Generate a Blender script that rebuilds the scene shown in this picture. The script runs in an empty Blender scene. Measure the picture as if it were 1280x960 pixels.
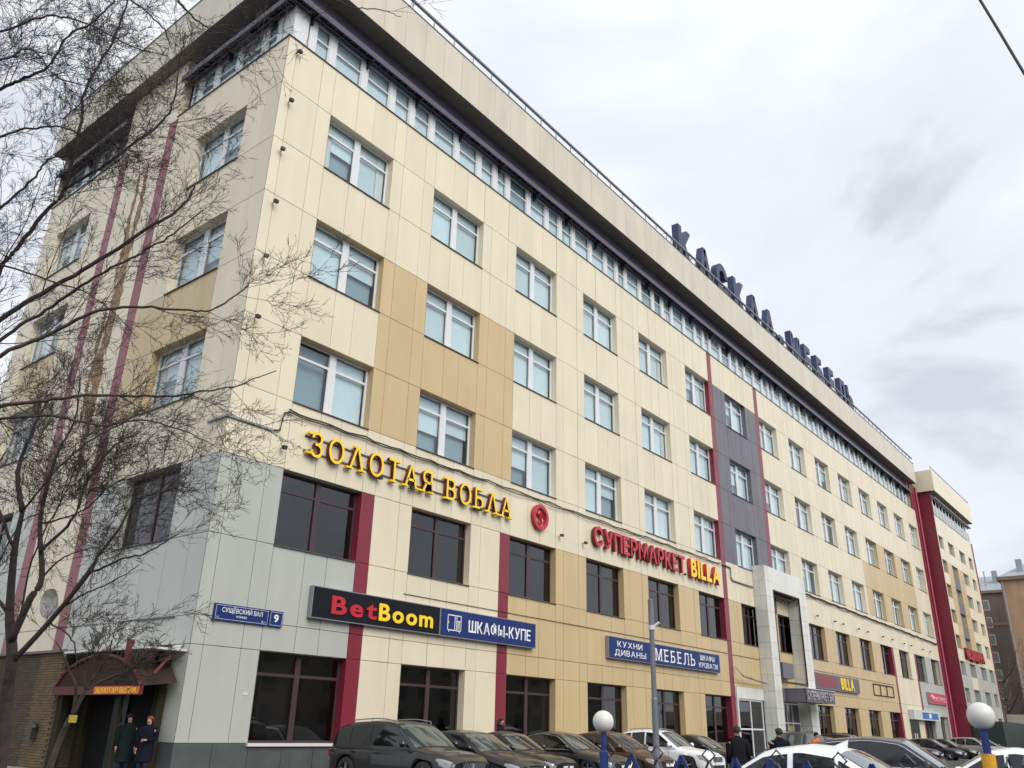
import bpy, math, random
import numpy as np
from mathutils import Vector, Matrix
R = math.radians
random.seed(7); RNG = np.random.default_rng(11)
SC = bpy.context.scene; COL = SC.collection
# ------------------------------------------------------------------ camera
CP = np.array([-13.585, -22.299, 1.6]); FPX = 1036.3
YAW, PIT, ROL = R(38.697), R(22.461), R(1.413)
F_ = np.array([math.cos(YAW)*math.cos(PIT), math.sin(YAW)*math.cos(PIT), math.sin(PIT)])
R0 = np.array([math.sin(YAW), -math.cos(YAW), 0.0]); U0 = np.cross(R0, F_)
R_ = math.cos(ROL)*R0 + math.sin(ROL)*U0; U_ = -math.sin(ROL)*R0 + math.cos(ROL)*U0
cam = bpy.data.cameras.new('camera'); co = bpy.data.objects.new('camera', cam); COL.objects.link(co)
co.matrix_world = Matrix(((R_[0], U_[0], -F_[0], CP[0]), (R_[1], U_[1], -F_[1], CP[1]), (R_[2], U_[2], -F_[2], CP[2]), (0, 0, 0, 1)))
cam.sensor_width = 36; cam.lens = FPX/1280*36; cam.clip_start = .1; cam.clip_end = 3000
SC.camera = co
# ------------------------------------------------------------------ sky, sun, exposure
SUN_EL, SUN_AZ = R(40), R(-104)            # azimuth of the direction towards the sun, from +X
w = bpy.data.worlds.new('World'); SC.world = w; w.use_nodes = True
nt = w.node_tree; N = nt.nodes; LK = nt.links; N.clear()
out = N.new('ShaderNodeOutputWorld'); bg = N.new('ShaderNodeBackground'); LK.new(bg.outputs[0], out.inputs[0])
sky = N.new('ShaderNodeTexSky'); sky.sky_type = 'NISHITA'; sky.sun_disc = False
sky.sun_elevation = SUN_EL; sky.sun_rotation = R(90) - SUN_AZ
sc_ = N.new('ShaderNodeVectorMath'); sc_.operation = 'SCALE'; sc_.inputs['Scale'].default_value = .1
LK.new(sky.outputs[0], sc_.inputs[0])
tc = N.new('ShaderNodeTexCoord'); mp = N.new('ShaderNodeMapping'); mp.inputs['Scale'].default_value = (1.5, 1.5, 3.2)
mp.inputs['Location'].default_value = (1.3, .75, .12)
LK.new(tc.outputs['Generated'], mp.inputs[0])
n1 = N.new('ShaderNodeTexNoise'); n1.inputs['Scale'].default_value = 1.7; n1.inputs['Detail'].default_value = 6; n1.inputs['Roughness'].default_value = .5; n1.inputs['Distortion'].default_value = .35
LK.new(mp.outputs[0], n1.inputs['Vector'])
cr = N.new('ShaderNodeValToRGB'); e = cr.color_ramp.elements
e[0].position = .30; e[0].color = (.57, .60, .66, 1); e[1].position = .58; e[1].color = (.85, .87, .90, 1)
m_ = e.new(.36); m_.color = (.71, .74, .80, 1); m_ = e.new(.45); m_.color = (.75, .79, .86, 1)
LK.new(n1.outputs['Fac'], cr.inputs[0])
mx = N.new('ShaderNodeMixRGB'); mx.inputs[0].default_value = .93
LK.new(sc_.outputs[0], mx.inputs[1]); LK.new(cr.outputs[0], mx.inputs[2]); LK.new(mx.outputs[0], bg.inputs[0])
bg.inputs['Strength'].default_value = 1.05
sl = bpy.data.lights.new('sun', 'SUN'); sl.energy = 2.2; sl.angle = R(45); sl.color = (1.0, .96, .9)
so = bpy.data.objects.new('sun', sl); COL.objects.link(so)
sd = Vector((math.cos(SUN_EL)*math.cos(SUN_AZ), math.cos(SUN_EL)*math.sin(SUN_AZ), math.sin(SUN_EL)))
so.rotation_euler = sd.to_track_quat('Z', 'Y').to_euler(); so.location = (0, -60, 80)
SC.view_settings.view_transform = 'Standard'; SC.view_settings.look = 'None'
SC.view_settings.exposure = 0.24; SC.view_settings.gamma = 1.0
SC.render.engine = 'CYCLES'; SC.cycles.max_bounces = 6; SC.cycles.transparent_max_bounces = 12

def ray(x, y): return R_*(x-640)/FPX - U_*(y-480)/FPX + F_
def at(x, y, d): return CP + ray(x, y)*d          # point seen at photo pixel x,y at depth d

# ------------------------------------------------------------------ materials
MATS = {}
def mat(name, col, rough=.6, metal=0., spec=.5, var=0., scale=3., bump=0., bscale=40., coat=0., streak=0., island=0., emit=None):
    m = bpy.data.materials.new(name); m.use_nodes = True; t = m.node_tree; n = t.nodes; b = n['Principled BSDF']
    b.inputs['Base Color'].default_value = (*col, 1); b.inputs['Roughness'].default_value = rough
    b.inputs['Metallic'].default_value = metal; b.inputs['Specular IOR Level'].default_value = spec
    b.inputs['Coat Weight'].default_value = coat; b.inputs['Coat Roughness'].default_value = .04
    val = None
    def mul(a, bb):
        q = n.new('ShaderNodeMath'); q.operation = 'MULTIPLY'
        t.links.new(a, q.inputs[0]); t.links.new(bb, q.inputs[1]); return q.outputs[0]
    def rng(a, lo, hi, f0=0., f1=1.):
        q = n.new('ShaderNodeMapRange'); q.inputs['From Min'].default_value = f0; q.inputs['From Max'].default_value = f1
        q.inputs['To Min'].default_value = lo; q.inputs['To Max'].default_value = hi; t.links.new(a, q.inputs['Value']); return q.outputs[0]
    tcn = n.new('ShaderNodeTexCoord')
    if var or streak or bump:
        gp = n.new('ShaderNodeNewGeometry')
    if var:
        q = n.new('ShaderNodeTexNoise'); q.inputs['Scale'].default_value = scale; q.inputs['Detail'].default_value = 6
        t.links.new(gp.outputs['Position'], q.inputs['Vector']); val = rng(q.outputs['Fac'], 1-var, 1+var, .3, .7)
    if streak:
        mpn = n.new('ShaderNodeMapping'); mpn.inputs['Scale'].default_value = (1.3, 1.3, .22)
        t.links.new(gp.outputs['Position'], mpn.inputs[0])
        q = n.new('ShaderNodeTexNoise'); q.inputs['Scale'].default_value = 1.; q.inputs['Detail'].default_value = 1.5
        t.links.new(mpn.outputs[0], q.inputs['Vector']); v = rng(q.outputs['Fac'], 1-streak, 1.02, .3, .6)
        val = mul(val, v) if val else v
    if island:
        oi = n.new('ShaderNodeObjectInfo'); g2 = n.new('ShaderNodeNewGeometry')
        a = n.new('ShaderNodeMath'); a.operation = 'ADD'; t.links.new(oi.outputs['Random'], a.inputs[0]); t.links.new(g2.outputs['Random Per Island'], a.inputs[1])
        fr = n.new('ShaderNodeMath'); fr.operation = 'FRACT'; t.links.new(a.outputs[0], fr.inputs[0])
        v = rng(fr.outputs[0], 1-island, 1+island); val = mul(val, v) if val else v
    if val:
        s = n.new('ShaderNodeVectorMath'); s.operation = 'SCALE'; s.inputs[0].default_value = col; t.links.new(val, s.inputs['Scale'])
        t.links.new(s.outputs[0], b.inputs['Base Color'])
    if bump:
        q = n.new('ShaderNodeTexNoise'); q.inputs['Scale'].default_value = bscale; q.inputs['Detail'].default_value = 4
        t.links.new(gp.outputs['Position'], q.inputs['Vector'])
        bp = n.new('ShaderNodeBump'); bp.inputs['Strength'].default_value = bump; bp.inputs['Distance'].default_value = .02
        t.links.new(q.outputs['Fac'], bp.inputs['Height']); t.links.new(bp.outputs[0], b.inputs['Normal'])
    if emit:
        b.inputs['Emission Color'].default_value = (*emit[0], 1); b.inputs['Emission Strength'].default_value = emit[1]
    MATS[name] = m; return m
def glassmat(name, tint, ior=1.75, rough=.015, glossc=(.93, .97, 1.)):
    m = bpy.data.materials.new(name); m.use_nodes = True; t = m.node_tree; n = t.nodes; n.clear()
    o = n.new('ShaderNodeOutputMaterial'); mx = n.new('ShaderNodeMixShader'); tr = n.new('ShaderNodeBsdfTransparent'); gl = n.new('ShaderNodeBsdfGlossy')
    gg = n.new('ShaderNodeNewGeometry'); dt = n.new('ShaderNodeVectorMath'); dt.operation = 'DOT_PRODUCT'
    t.links.new(gg.outputs['Incoming'], dt.inputs[0]); t.links.new(gg.outputs['Normal'], dt.inputs[1])
    def mth(op, a, b_=None):
        q_ = n.new('ShaderNodeMath'); q_.operation = op
        for i_, v_ in enumerate((a, b_)):
            if v_ is None: continue
            if isinstance(v_, (int, float)): q_.inputs[i_].default_value = v_
            else: t.links.new(v_, q_.inputs[i_])
        return q_.outputs[0]
    f0 = ((ior-1)/(ior+1))**2
    fr_o = mth('ADD', mth('MULTIPLY', mth('POWER', mth('SUBTRACT', 1., mth('ABSOLUTE', dt.outputs['Value'])), 5.), 1-f0), f0)
    tr.inputs[0].default_value = (*tint, 1); gl.inputs['Color'].default_value = (*glossc, 1); gl.inputs['Roughness'].default_value = rough
    g = n.new('ShaderNodeNewGeometry'); q = n.new('ShaderNodeTexNoise'); q.inputs['Scale'].default_value = .8
    t.links.new(g.outputs['Position'], q.inputs['Vector']); bp = n.new('ShaderNodeBump'); bp.inputs['Strength'].default_value = .06; bp.inputs['Distance'].default_value = .05
    t.links.new(q.outputs['Fac'], bp.inputs['Height']); t.links.new(bp.outputs[0], gl.inputs['Normal'])
    t.links.new(fr_o, mx.inputs[0]); t.links.new(tr.outputs[0], mx.inputs[1]); t.links.new(gl.outputs[0], mx.inputs[2]); t.links.new(mx.outputs[0], o.inputs[0])
    MATS[name] = m; return m
cream = mat('cream panel', (.69, .62, .465), .38, var=.035, scale=.5, streak=.035, island=.03, bump=.05, bscale=2.5)
tan = mat('tan panel', (.54, .41, .22), .38, var=.02, scale=.5, streak=.05, island=.035, bump=.05, bscale=2.5)
greyp = mat('grey panel', (.43, .445, .41), .34, var=.02, scale=.5, streak=.05, island=.03, bump=.05, bscale=2.5)
redp = mat('red panel', (.20, .018, .036), .35, var=.04, scale=.6, streak=.05, island=.02)
purp = mat('purple grey panel', (.135, .13, .152), .45, var=.06, scale=.7, streak=.12, island=.04)
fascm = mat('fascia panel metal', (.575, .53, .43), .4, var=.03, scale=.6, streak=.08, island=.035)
darkgap = mat('dark joint', (.035, .033, .03), .9)
plinth = mat('plinth stone', (.075, .085, .085), .4, var=.15, scale=2.)
whitef = mat('white frame', (.66, .67, .68), .4, var=.03)
brownf = mat('brown frame', (.055, .03, .032), .4)
sillm = mat('sill metal', (.10, .09, .08), .5, var=.1)
silllt = mat('white sill', (.6, .6, .6), .5)
room = mat('room interior', (.36, .38, .39), .9)
blindm = mat('window blind', (.60, .665, .68), .8, island=.12, var=.03, scale=8.)
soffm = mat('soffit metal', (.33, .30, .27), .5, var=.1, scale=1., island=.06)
bandm = mat('dark band', (.07, .062, .09), .45, var=.08, island=.05)
metal = mat('rail metal', (.28, .29, .32), .45, metal=.4)
louvm = mat('louvre metal', (.12, .11, .15), .4, metal=.3)
tile = mat('pale tile', (.66, .665, .62), .3, var=.04, island=.04, streak=.10)
asph = mat('asphalt', (.05, .05, .052), .85, var=.2, scale=.6, bump=.4, bscale=60.)
pavem = mat('paving', (.22, .21, .20), .8, var=.12, island=.06)
concrete = mat('concrete', (.26, .25, .24), .8, var=.1)
bark = mat('bark', (.060, .046, .043), .9, var=.3, scale=12., bump=.6, bscale=60.)
bark2 = mat('brown bark', (.075, .06, .05), .9, var=.3, scale=8.)
barkf = mat('far bark', (.075, .062, .055), .9)
GLL = glassmat('clear glass', (.93, .97, .98), 1.62); GLD = glassmat('tinted glass', (.36, .345, .35), 1.75)
blackp = mat('dark metal', (.02, .02, .022), .5)
cablem = mat('cable rubber', (.035, .035, .035), .7)
rust = mat('rust stain', (.27, .175, .10), .8, var=.55, scale=5.)
yel = mat('yellow acrylic', (.95, .64, .015), .35); redl = mat('red acrylic', (.50, .015, .035), .35); dred = mat('dark red return', (.16, .012, .02), .5)
blue = mat('blue board', (.012, .03, .14), .45, spec=.25); black = mat('black board', (.010, .011, .014), .6, spec=.15); white = mat('white vinyl', (.82, .82, .84), .5)
navy = mat('navy letter metal', (.012, .02, .075), .4); bluepost = mat('blue paint', (.010, .03, .16), .4, var=.1, scale=9.)
greyb = mat('grey board', (.12, .115, .14), .5); sredb = mat('faded red board', (.23, .05, .07), .5)

# ------------------------------------------------------------------ mesh helper
class MB:
    def __init__(s): s.v = []; s.f = []; s.m = []
    def add(s, vs, fs, m=0):
        b = len(s.v); s.v += [tuple(map(float, v)) for v in vs]; s.f += [tuple(b+i for i in f) for f in fs]; s.m += [m]*len(fs); return s
    def box(s, x0, x1, y0, y1, z0, z1, m=0):
        vs = [(x0,y0,z0),(x1,y0,z0),(x1,y1,z0),(x0,y1,z0),(x0,y0,z1),(x1,y0,z1),(x1,y1,z1),(x0,y1,z1)]
        return s.add(vs, [(0,3,2,1),(4,5,6,7),(0,1,5,4),(1,2,6,5),(2,3,7,6),(3,0,4,7)], m)
    def quad(s, a, b, c, d, m=0): return s.add([a,b,c,d], [(0,1,2,3)], m)
    def tube(s, pts, r, n=6, m=0, cap=True):
        pts = np.array(pts, float); k = len(pts); r = np.broadcast_to(np.array(r, float), (k,))
        t = np.gradient(pts, axis=0) if k > 2 else np.repeat((pts[1]-pts[0])[None], 2, 0)
        t /= np.linalg.norm(t, axis=1)[:, None]+1e-9
        ref = np.where(np.abs(t[:, 2:3]) > .9, np.array([[1., 0, 0]]), np.array([[0, 0, 1.]]))
        a = np.cross(t, ref); a /= np.linalg.norm(a, axis=1)[:, None]+1e-9; b = np.cross(t, a)
        an = np.arange(n)*2*math.pi/n
        V = pts[:, None] + r[:, None, None]*(np.cos(an)[None, :, None]*a[:, None]+np.sin(an)[None, :, None]*b[:, None])
        fs = [(i*n+j, i*n+(j+1) % n, (i+1)*n+(j+1) % n, (i+1)*n+j) for i in range(k-1) for j in range(n)]
        if cap: fs += [tuple(range(n-1, -1, -1)), tuple((k-1)*n+j for j in range(n))]
        return s.add(V.reshape(-1, 3), fs, m)
    def grid(s, P, m=0, flip=False):          # P: array (a,b,3)
        P = np.array(P); a, b = P.shape[:2]
        fs = [(i*b+j, i*b+j+1, (i+1)*b+j+1, (i+1)*b+j) for i in range(a-1) for j in range(b-1)]
        if flip: fs = [f[::-1] for f in fs]
        return s.add(P.reshape(-1, 3), fs, m)
    def lathe(s, prof, c=(0, 0, 0), n=20, m=0, axis='z'):
        P = []
        for r_, h in prof:
            for j in range(n+1):
                a = 2*math.pi*j/n; x, y = r_*math.cos(a), r_*math.sin(a)
                P.append((c[0]+x, c[1]+y, c[2]+h) if axis == 'z' else (c[0]+x, c[1]+h, c[2]+y))
        return s.grid(np.array(P).reshape(len(prof), n+1, 3), m, flip=axis == 'z')
    def mesh(s, name, mats, smooth=False):
        me = bpy.data.meshes.new(name); me.from_pydata(s.v, [], s.f)
        for q in (mats if isinstance(mats, (list, tuple)) else [mats]): me.materials.append(q)
        if len(set(s.m)) > 1 or (s.m and s.m[0]): me.polygons.foreach_set('material_index', s.m)
        if smooth: me.polygons.foreach_set('use_smooth', [True]*len(me.polygons))
        me.update(); return me
    def build(s, name, mats, parent=None, smooth=False, **kw):
        return link(name, s.mesh(name, mats, smooth), parent, **kw)
def link(name, me, parent=None, loc=None, rz=0, **kw):
    o = bpy.data.objects.new(name, me); COL.objects.link(o)
    if parent: o.parent = parent
    if loc is not None: o.location = loc
    if rz: o.rotation_euler = (0, 0, rz)
    for k, v in kw.items(): o[k] = v
    return o
def thing(name, label, cat, loc=(0, 0, 0), rz=0, group=None):
    o = bpy.data.objects.new(name, None); COL.objects.link(o); o.location = loc; o.rotation_euler = (0, 0, rz); o.empty_display_size = .3
    o['label'] = label; o['category'] = cat
    if group: o['group'] = group
    return o
def tag(o, label, cat, group=None):
    o['label'] = label; o['category'] = cat
    if group: o['group'] = group
    return o
def copy_tree(o, parent=None):
    c = o.copy(); COL.objects.link(c); c.parent = parent
    for ch in list(o.children): copy_tree(ch, c)
    return c
def smooth_bevel(o, wd=.01):
    b = o.modifiers.new('bevel', 'BEVEL'); b.width = wd; b.segments = 2; b.limit_method = 'ANGLE'
# ------------------------------------------------------------------ text
def textmesh(s, depth, off=0., mats=None, shear=0.):
    c = bpy.data.curves.new('t', 'FONT'); c.body = s; c.extrude = depth/2; c.offset = off; c.resolution_u = 4; c.shear = shear
    o = bpy.data.objects.new('t', c); COL.objects.link(o); bpy.context.view_layer.update()
    dg = bpy.context.evaluated_depsgraph_get(); me = bpy.data.meshes.new_from_object(o.evaluated_get(dg))
    bpy.data.objects.remove(o); me.materials.clear()
    for m in mats: me.materials.append(m)
    for p in me.polygons: p.material_index = 0 if (p.normal.z > .5 or len(mats) < 2) else 1
    return me
SERIF = {'Л': [(0, 0), (1, 0)], 'Λ': [(0, 0), (1, 0), (.5, 1)], 'Т': [(.5, 0)], 'А': [(0, 0), (1, 0)], 'Я': [(0, 0), (1, 0)], 'В': [(0, 0), (0, 1)], 'Б': [(0, 0)], 'М': [(0, 0), (1, 0), (0, 1), (1, 1)],
         'Е': [(0, 0), (0, 1)], 'Ь': [(0, 0), (0, 1)], 'З': [(0, .1), (0, .95)], 'О': [], 'И': [(0, 0), (1, 0), (0, 1), (1, 1)], 'К': [(0, 0), (0, 1), (1, 0), (1, 1)], 'Н': [(0, 0), (1, 0), (0, 1), (1, 1)]}
def lettering(parent, text, x0, x1, z0, z1, y, depth, mats, off=0., gap=.12, each=None, serif=False, sp=.5, cache={}):
    """letters of text side by side between x0..x1 (local x) standing from z0 to z1, faces towards -y"""
    me_l = []; tot = 0.
    for ch in text:
        if ch == ' ': me_l.append(None); tot += sp; continue
        k = (ch, depth, off, tuple(m.name for m in mats), serif)
        if k not in cache:
            me = textmesh(ch, depth, off, mats)
            xs = [v.co.x for v in me.vertices]; ys = [v.co.y for v in me.vertices]; xa, xb = min(xs), max(xs)
            cache[k] = (me, xa, xb, min(ys), max(ys))
        me_l.append(cache[k]); tot += cache[k][2]-cache[k][1] + gap
    tot -= gap; sx = (x1-x0)/tot; x = x0; objs = []
    for ch, q in zip(text, me_l):
        if q is None: x += sp*sx; continue
        me, xa, xb, ya, yb = q
        sy = (z1-z0)/.745
        if ch in 'Д,Щ-.': sy = (z1-z0)/.745
        # bake into a fresh mesh: local x -> x, local y -> z, local z -> -y
        m2 = me.copy(); wd = (xb-xa)*sx
        low = -.002 if ch not in 'ДЩ,' else 0.
        for v in m2.vertices:
            c = v.co.copy(); v.co = ((c.x-xa)*sx, -c.z, (c.y)*sy)
        if serif and ch in SERIF:
            b = MB(); h = z1-z0
            for fx, fz in SERIF[ch]:
                cx = fx*wd + (.05*wd if fx == 0 else (-.05*wd if fx == 1 else 0)); zz = fz*(h*.96-.07*h)
                b.box(cx-.17*h, cx+.17*h, -depth/2+.006, depth/2-.004, zz, zz+.075*h, 0)
            ms = b.mesh('s', mats); import bmesh
            bm = bmesh.new(); bm.from_mesh(m2); bm.from_mesh(ms); bm.to_mesh(m2); bm.free()
        objs.append(link('letter', m2, parent, loc=(x, y-depth/2, z0)))
        x += wd + gap*sx
    return objs
def plain_text(parent, text, x0, z0, h, y, m, w=None, off=0.012, name='lettering'):
    me = textmesh(text, .006, off, [m]); xs = [v.co.x for v in me.vertices]; ys = [v.co.y for v in me.vertices]
    xa, xb = min(xs), max(xs); s = h/.73; sx = (w/(xb-xa)) if w else s
    for v in me.vertices: c = v.co.copy(); v.co = ((c.x-xa)*sx, -c.z, c.y*s)
    return link(name, me, parent, loc=(x0, y-.004, z0))

# ================================================================== SETTING
g = MB().quad((-400, -400, 0), (900, -400, 0), (900, 700, 0), (-400, 700, 0)); g.build('ground', asph, kind='structure')
b = MB(); b.box(-2.4, 92, -1.7, 0.0, -.05, .13); pvo = b.build('pavement', concrete, kind='structure')
for (xa, xb, ya, yb) in [(-2.4, 92, -1.85, -1.7)]:
    for i in range(40):
        x = xa + i*2.36
        link('kerbstone', MB().box(0, 2.34, 0, .15, -.05, .15).mesh('kerbstone', concrete) if i == 0 else KM, pvo, loc=(x, ya, 0))
        if i == 0: KM = pvo.children[0].data
b = MB(); b.box(-3.6, -2.4, -1.85, 22, -.05, .13); b.box(-2.4, 0, 0, 22, -.05, .13); b.build('pavement_side', concrete, kind='structure')
b = MB()
for i in range(33): b.box(-1.6+i*2.75, -1.5+i*2.75, -7.1, -1.9, 0, .004)
b.build('road_markings', mat('road paint', (.5, .5, .48), .8, var=.3, scale=4.), kind='structure')

# ================================================================== MAIN BUILDING
bld = thing('office_building', 'six-storey cream and tan panelled office block with red strips and overhanging roof', 'building')
P = 6.0; NC = 15; XEND = 90.4
JU = [0., .42, 1.69, 2.35, 3.62, 4.55, 5.80]            # joints in one bay, window 2.35..5.80 (next bay .42 = 6.42)
ZR = [(0.98, 3.57), (6.78, 9.28), (11.66, 14.15), (16.53, 19.0), (21.35, 23.87)]
BANDS = [(3.57, 4.38), (4.38, 6.78), (9.28, 11.66), (14.15, 16.53), (19.0, 21.35), (23.87, 26.1)]
YL = 19.75
def colour_long(x, z):
    if z < .98: return plinth
    if 5.80 <= x < 6.42 and z < 9.28: return redp
    if 13.69 <= x < 14.35 and z < 9.28: return redp
    if 35.8 <= x < 36.42: return redp
    if 43.69 <= x < 44.35 and z > 9.28: return redp
    if 71.8 <= x < 72.42 and z < 9.28: return redp
    if 79.69 <= x < 80.35 and z < 9.28: return redp
    if z < 9.28:
        if x < 5.8: return greyp
        if x < 13.69: return cream
        if x < 71.8: return tan
        if x < 79.69: return cream
        return greyp
    if 36.42 <= x < 43.69 and 11.66 <= z < 23.87: return purp
    if 5.8 <= x < 14.35 and 11.66 <= z < 19.0: return tan
    if 71.8 <= x < 85.0 and 11.66 <= z < 19.0: return tan
    if 66.4 <= x < 71.8 and 11.66 <= z < 16.5: return tan
    return cream
def colour_left(y, z):
    if z < .98: return plinth
    if 7.75 <= y < 8.45 or 11.85 <= y < 12.55: return redp if z < 26.1 else cream
    if z < 9.28 and y < 7.75: return greyp
    if z < 9.28 and y > 12.55: return greyp
    if 2.2 <= y < 7.75 and 11.66 <= z < 16.53: return tan
    if 14.6 <= y < 18.1 and 11.66 <= z < 16.53: return tan
    return cream
G = .016
panels = []      # (face, u0,u1,z0,z1,mat)
xs = [0.]
for k in range(NC):
    for j in JU[1:]:
        xs.append(k*P+j)
xs = [x for x in xs if x < XEND] + [XEND]
def inwin(u, z, wins, zr): return any(a <= u <= b for a, b in wins) and any(c <= z <= d for c, d in zr)
WL = [(k*P+2.35, k*P+5.80) for k in range(NC)]
WLEFT = [(2.2, 5.67), (14.62, 18.1)]
def no_ground(x): return 40.3 < x < 48.1 or 36.42 < x < 40.3
zrows = sorted([(a, b, 0) for a, b in ZR]+[(a, b, 1) for a, b in BANDS])
for (a, b_, band) in zrows:
    for i in range(len(xs)-1):
        xm = (xs[i]+xs[i+1])/2
        if not band and any(p <= xm <= q for p, q in WL) and not (a < 5 and 74.3 < xm < 78): continue
        if a < 3 and (36.42 < xm < 46.5): continue
        panels.append(('L', xs[i], xs[i+1], a, b_, colour_long(xm, (a+b_)/2)))
ys_ = [0.03, .93, 2.2, 3.5, 4.45, 5.67, 6.7, 7.75, 8.45, 9.6, 10.75, 11.85, 12.55, 13.6, 14.62, 15.8, 16.9, 18.1, 19.0, YL]
for (a, b_, band) in zrows:
    for i in range(len(ys_)-1):
        ym = (ys_[i]+ys_[i+1])/2
        if not band and any(p <= ym <= q for p, q in WLEFT) and a > 5: continue
        if a < 3 and ym > .93 and ym < 5.67: continue
        panels.append(('S', ys_[i], ys_[i+1], a, b_, colour_left(ym, (a+b_)/2)))
# plinth slabs
for i in range(0, 76):
    x0 = i*1.2
    if 36.42 < x0 < 46.5 or x0 > XEND-1: continue
    panels.append(('L', x0, min(x0+1.2, XEND), .13, .98, plinth))
panels.append(('S', .03, .93, .13, .98, plinth))
def dist(p):
    c = np.array([(p[1]+p[2])/2, 0, (p[3]+p[4])/2]) if p[0] == 'L' else np.array([0, (p[1]+p[2])/2, (p[3]+p[4])/2])
    return -(p[2]-p[1])*(p[4]-p[3])/np.linalg.norm(c-CP)**2.0*(abs(c-CP)[1 if p[0] == 'L' else 0]/np.linalg.norm(c-CP))
panels.sort(key=dist)
pc = {}
for p in panels[:300]:
    f, u0, u1, z0, z1, m = p; wdt, hgt = round(u1-u0, 3), round(z1-z0, 3); k = (wdt, hgt, m.name)
    if k not in pc:
        q = MB(); hw, hh = wdt/2-G/2, hgt/2-G/2; bz = .012
        vs = [(-hw, .03, -hh), (hw, .03, -hh), (hw, .03, hh), (-hw, .03, hh), (-hw, bz*.5, -hh), (hw, bz*.5, -hh), (hw, bz*.5, hh), (-hw, bz*.5, hh),
              (-hw+bz, 0, -hh+bz), (hw-bz, 0, -hh+bz), (hw-bz, 0, hh-bz), (-hw+bz, 0, hh-bz)]
        q.add(vs, [(0, 1, 5, 4), (1, 2, 6, 5), (2, 3, 7, 6), (3, 0, 4, 7), (4, 5, 9, 8), (5, 6, 10, 9), (6, 7, 11, 10), (7, 4, 8, 11), (8, 9, 10, 11)])
        pc[k] = q.mesh('cladding_panel', m)
    dj = random.uniform(-.002, .002)
    o = link('cladding_panel', pc[k], bld)
    if f == 'L': o.location = ((u0+u1)/2, dj, (z0+z1)/2); o.rotation_euler = (random.uniform(-.0012, .0012), 0, random.uniform(-.0025, .0025))
    else: o.location = (dj, (u0+u1)/2, (z0+z1)/2); o.rotation_euler = (0, random.uniform(-.0012, .0012), R(-90)+random.uniform(-.0025, .0025))
q = MB(); ml = [cream, tan, greyp, redp, purp, plinth]
for p in panels[300:]:
    f, u0, u1, z0, z1, m = p; gg = .010
    if f == 'L': q.box(u0+gg, u1-gg, random.uniform(-.002, .002), .03, z0+gg, z1-gg, ml.index(m))
    else: q.box(random.uniform(-.002, .002), .03, u0+gg, u1-gg, z0+gg, z1-gg, ml.index(m))
q.build('far_cladding_panels', ml, bld, kind='stuff')
# backing wall with openings and reveals
q = MB(); mw = [darkgap, cream, tan, greyp, redp, purp, plinth, room]
RD = .38
def wall_cells(us, zs, holes, f):
    for i in range(len(us)-1):
        for j in range(len(zs)-1):
            um, zm = (us[i]+us[i+1])/2, (zs[j]+zs[j+1])/2
            if any(a < um < b and c < zm < d for a, b, c, d in holes): continue
            q.quad(f(us[i], .032, zs[j]), f(us[i+1], .032, zs[j]), f(us[i+1], .032, zs[j+1]), f(us[i], .032, zs[j+1]), 0)
fl = lambda u, d, z: (u, d, z)
fs = lambda u, d, z: (d, u, z)
zs_ = sorted(set([0.] + [z for r in ZR for z in r] + [26.1]))
holesL = [(a, b, c, d) for a, b in WL for c, d in ZR if not (c < 3 and 36 < a < 46)]
usL = sorted(set([0., XEND]+[u for w_ in WL for u in w_]))
wall_cells(usL, zs_, holesL, fl)
holesS = [(a, b, c, d) for a, b in WLEFT for c, d in ZR if c > 5]
usS = sorted(set([0.032, YL]+[u for w_ in WLEFT for u in w_]))
wall_cells(usS, zs_, holesS, fs)
def reveal(a, b, c, d, f, cm, right=None, left=None):
    mi = mw.index(cm); mr = mw.index(right) if right else mi; mlf = mw.index(left) if left else mi
    e0 = .004
    q.quad(f(a, e0, c), f(a, RD, c), f(a, RD, d), f(a, e0, d), mlf)
    q.quad(f(b, e0, c), f(b, e0, d), f(b, RD, d), f(b, RD, c), mr)
    q.quad(f(a, e0, d), f(a, RD, d), f(b, RD, d), f(b, e0, d), mi)
    q.quad(f(a, e0, c), f(b, e0, c), f(b, RD, c), f(a, RD, c), mi)
for a, b_, c, d in holesL:
    cm = colour_long(b_+.1, (c+d)/2)
    base = colour_long(a-.1, (c+d)/2)
    if base == redp: base = cream
    reveal(a+.004, b_-.004, c+.004, d-.004, fl, base if cm == redp else cm, right=cm, left=None)
for a, b_, c, d in holesS: reveal(a+.004, b_-.004, c+.004, d-.004, fs, colour_left(b_+.1, (c+d)/2))
# body: end walls, roof slab, room behind the windows, floors
q.quad((1.7, 1.9, 0), (XEND, 1.9, 0), (XEND, 1.9, 29.5), (1.7, 1.9, 29.5), 7)
q.quad((1.9, 1.7, 0), (1.9, YL, 0), (1.9, YL, 29.5), (1.9, 1.7, 29.5), 7)
for z in (.1, 5.2, 10.4, 15.3, 20.2, 25.2, 29.42):
    q.box(.39, XEND-.1, .39, 1.95, z, z+.25, 7); q.box(.39, 1.95, 2.0, YL-.1, z, z+.25, 7)
q.box(.39, .5, .39, .5, .3, 26, 7)
for x in [0.9+k*P for k in range(0, NC+1)]: q.box(x, x+.2, .40, 1.9, .3, 29.4, 7)
q.quad((0, YL, 0), (0, YL, 29.4), (16, YL, 29.4), (16, YL, 0), 1)
q.quad((XEND-1, .1, 0), (XEND-1, 16, 0), (XEND-1, 16, 29.4), (XEND-1, .1, 29.4), 1)
q.quad((16, YL, 0), (16, YL, 29.4), (16, 16, 29.4), (16, 16, 0), 1); q.quad((16, 16, 0), (16, 16, 29.4), (XEND, 16, 29.4), (XEND, 16, 0), 1)
q.build('wall', mw, bld)

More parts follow.
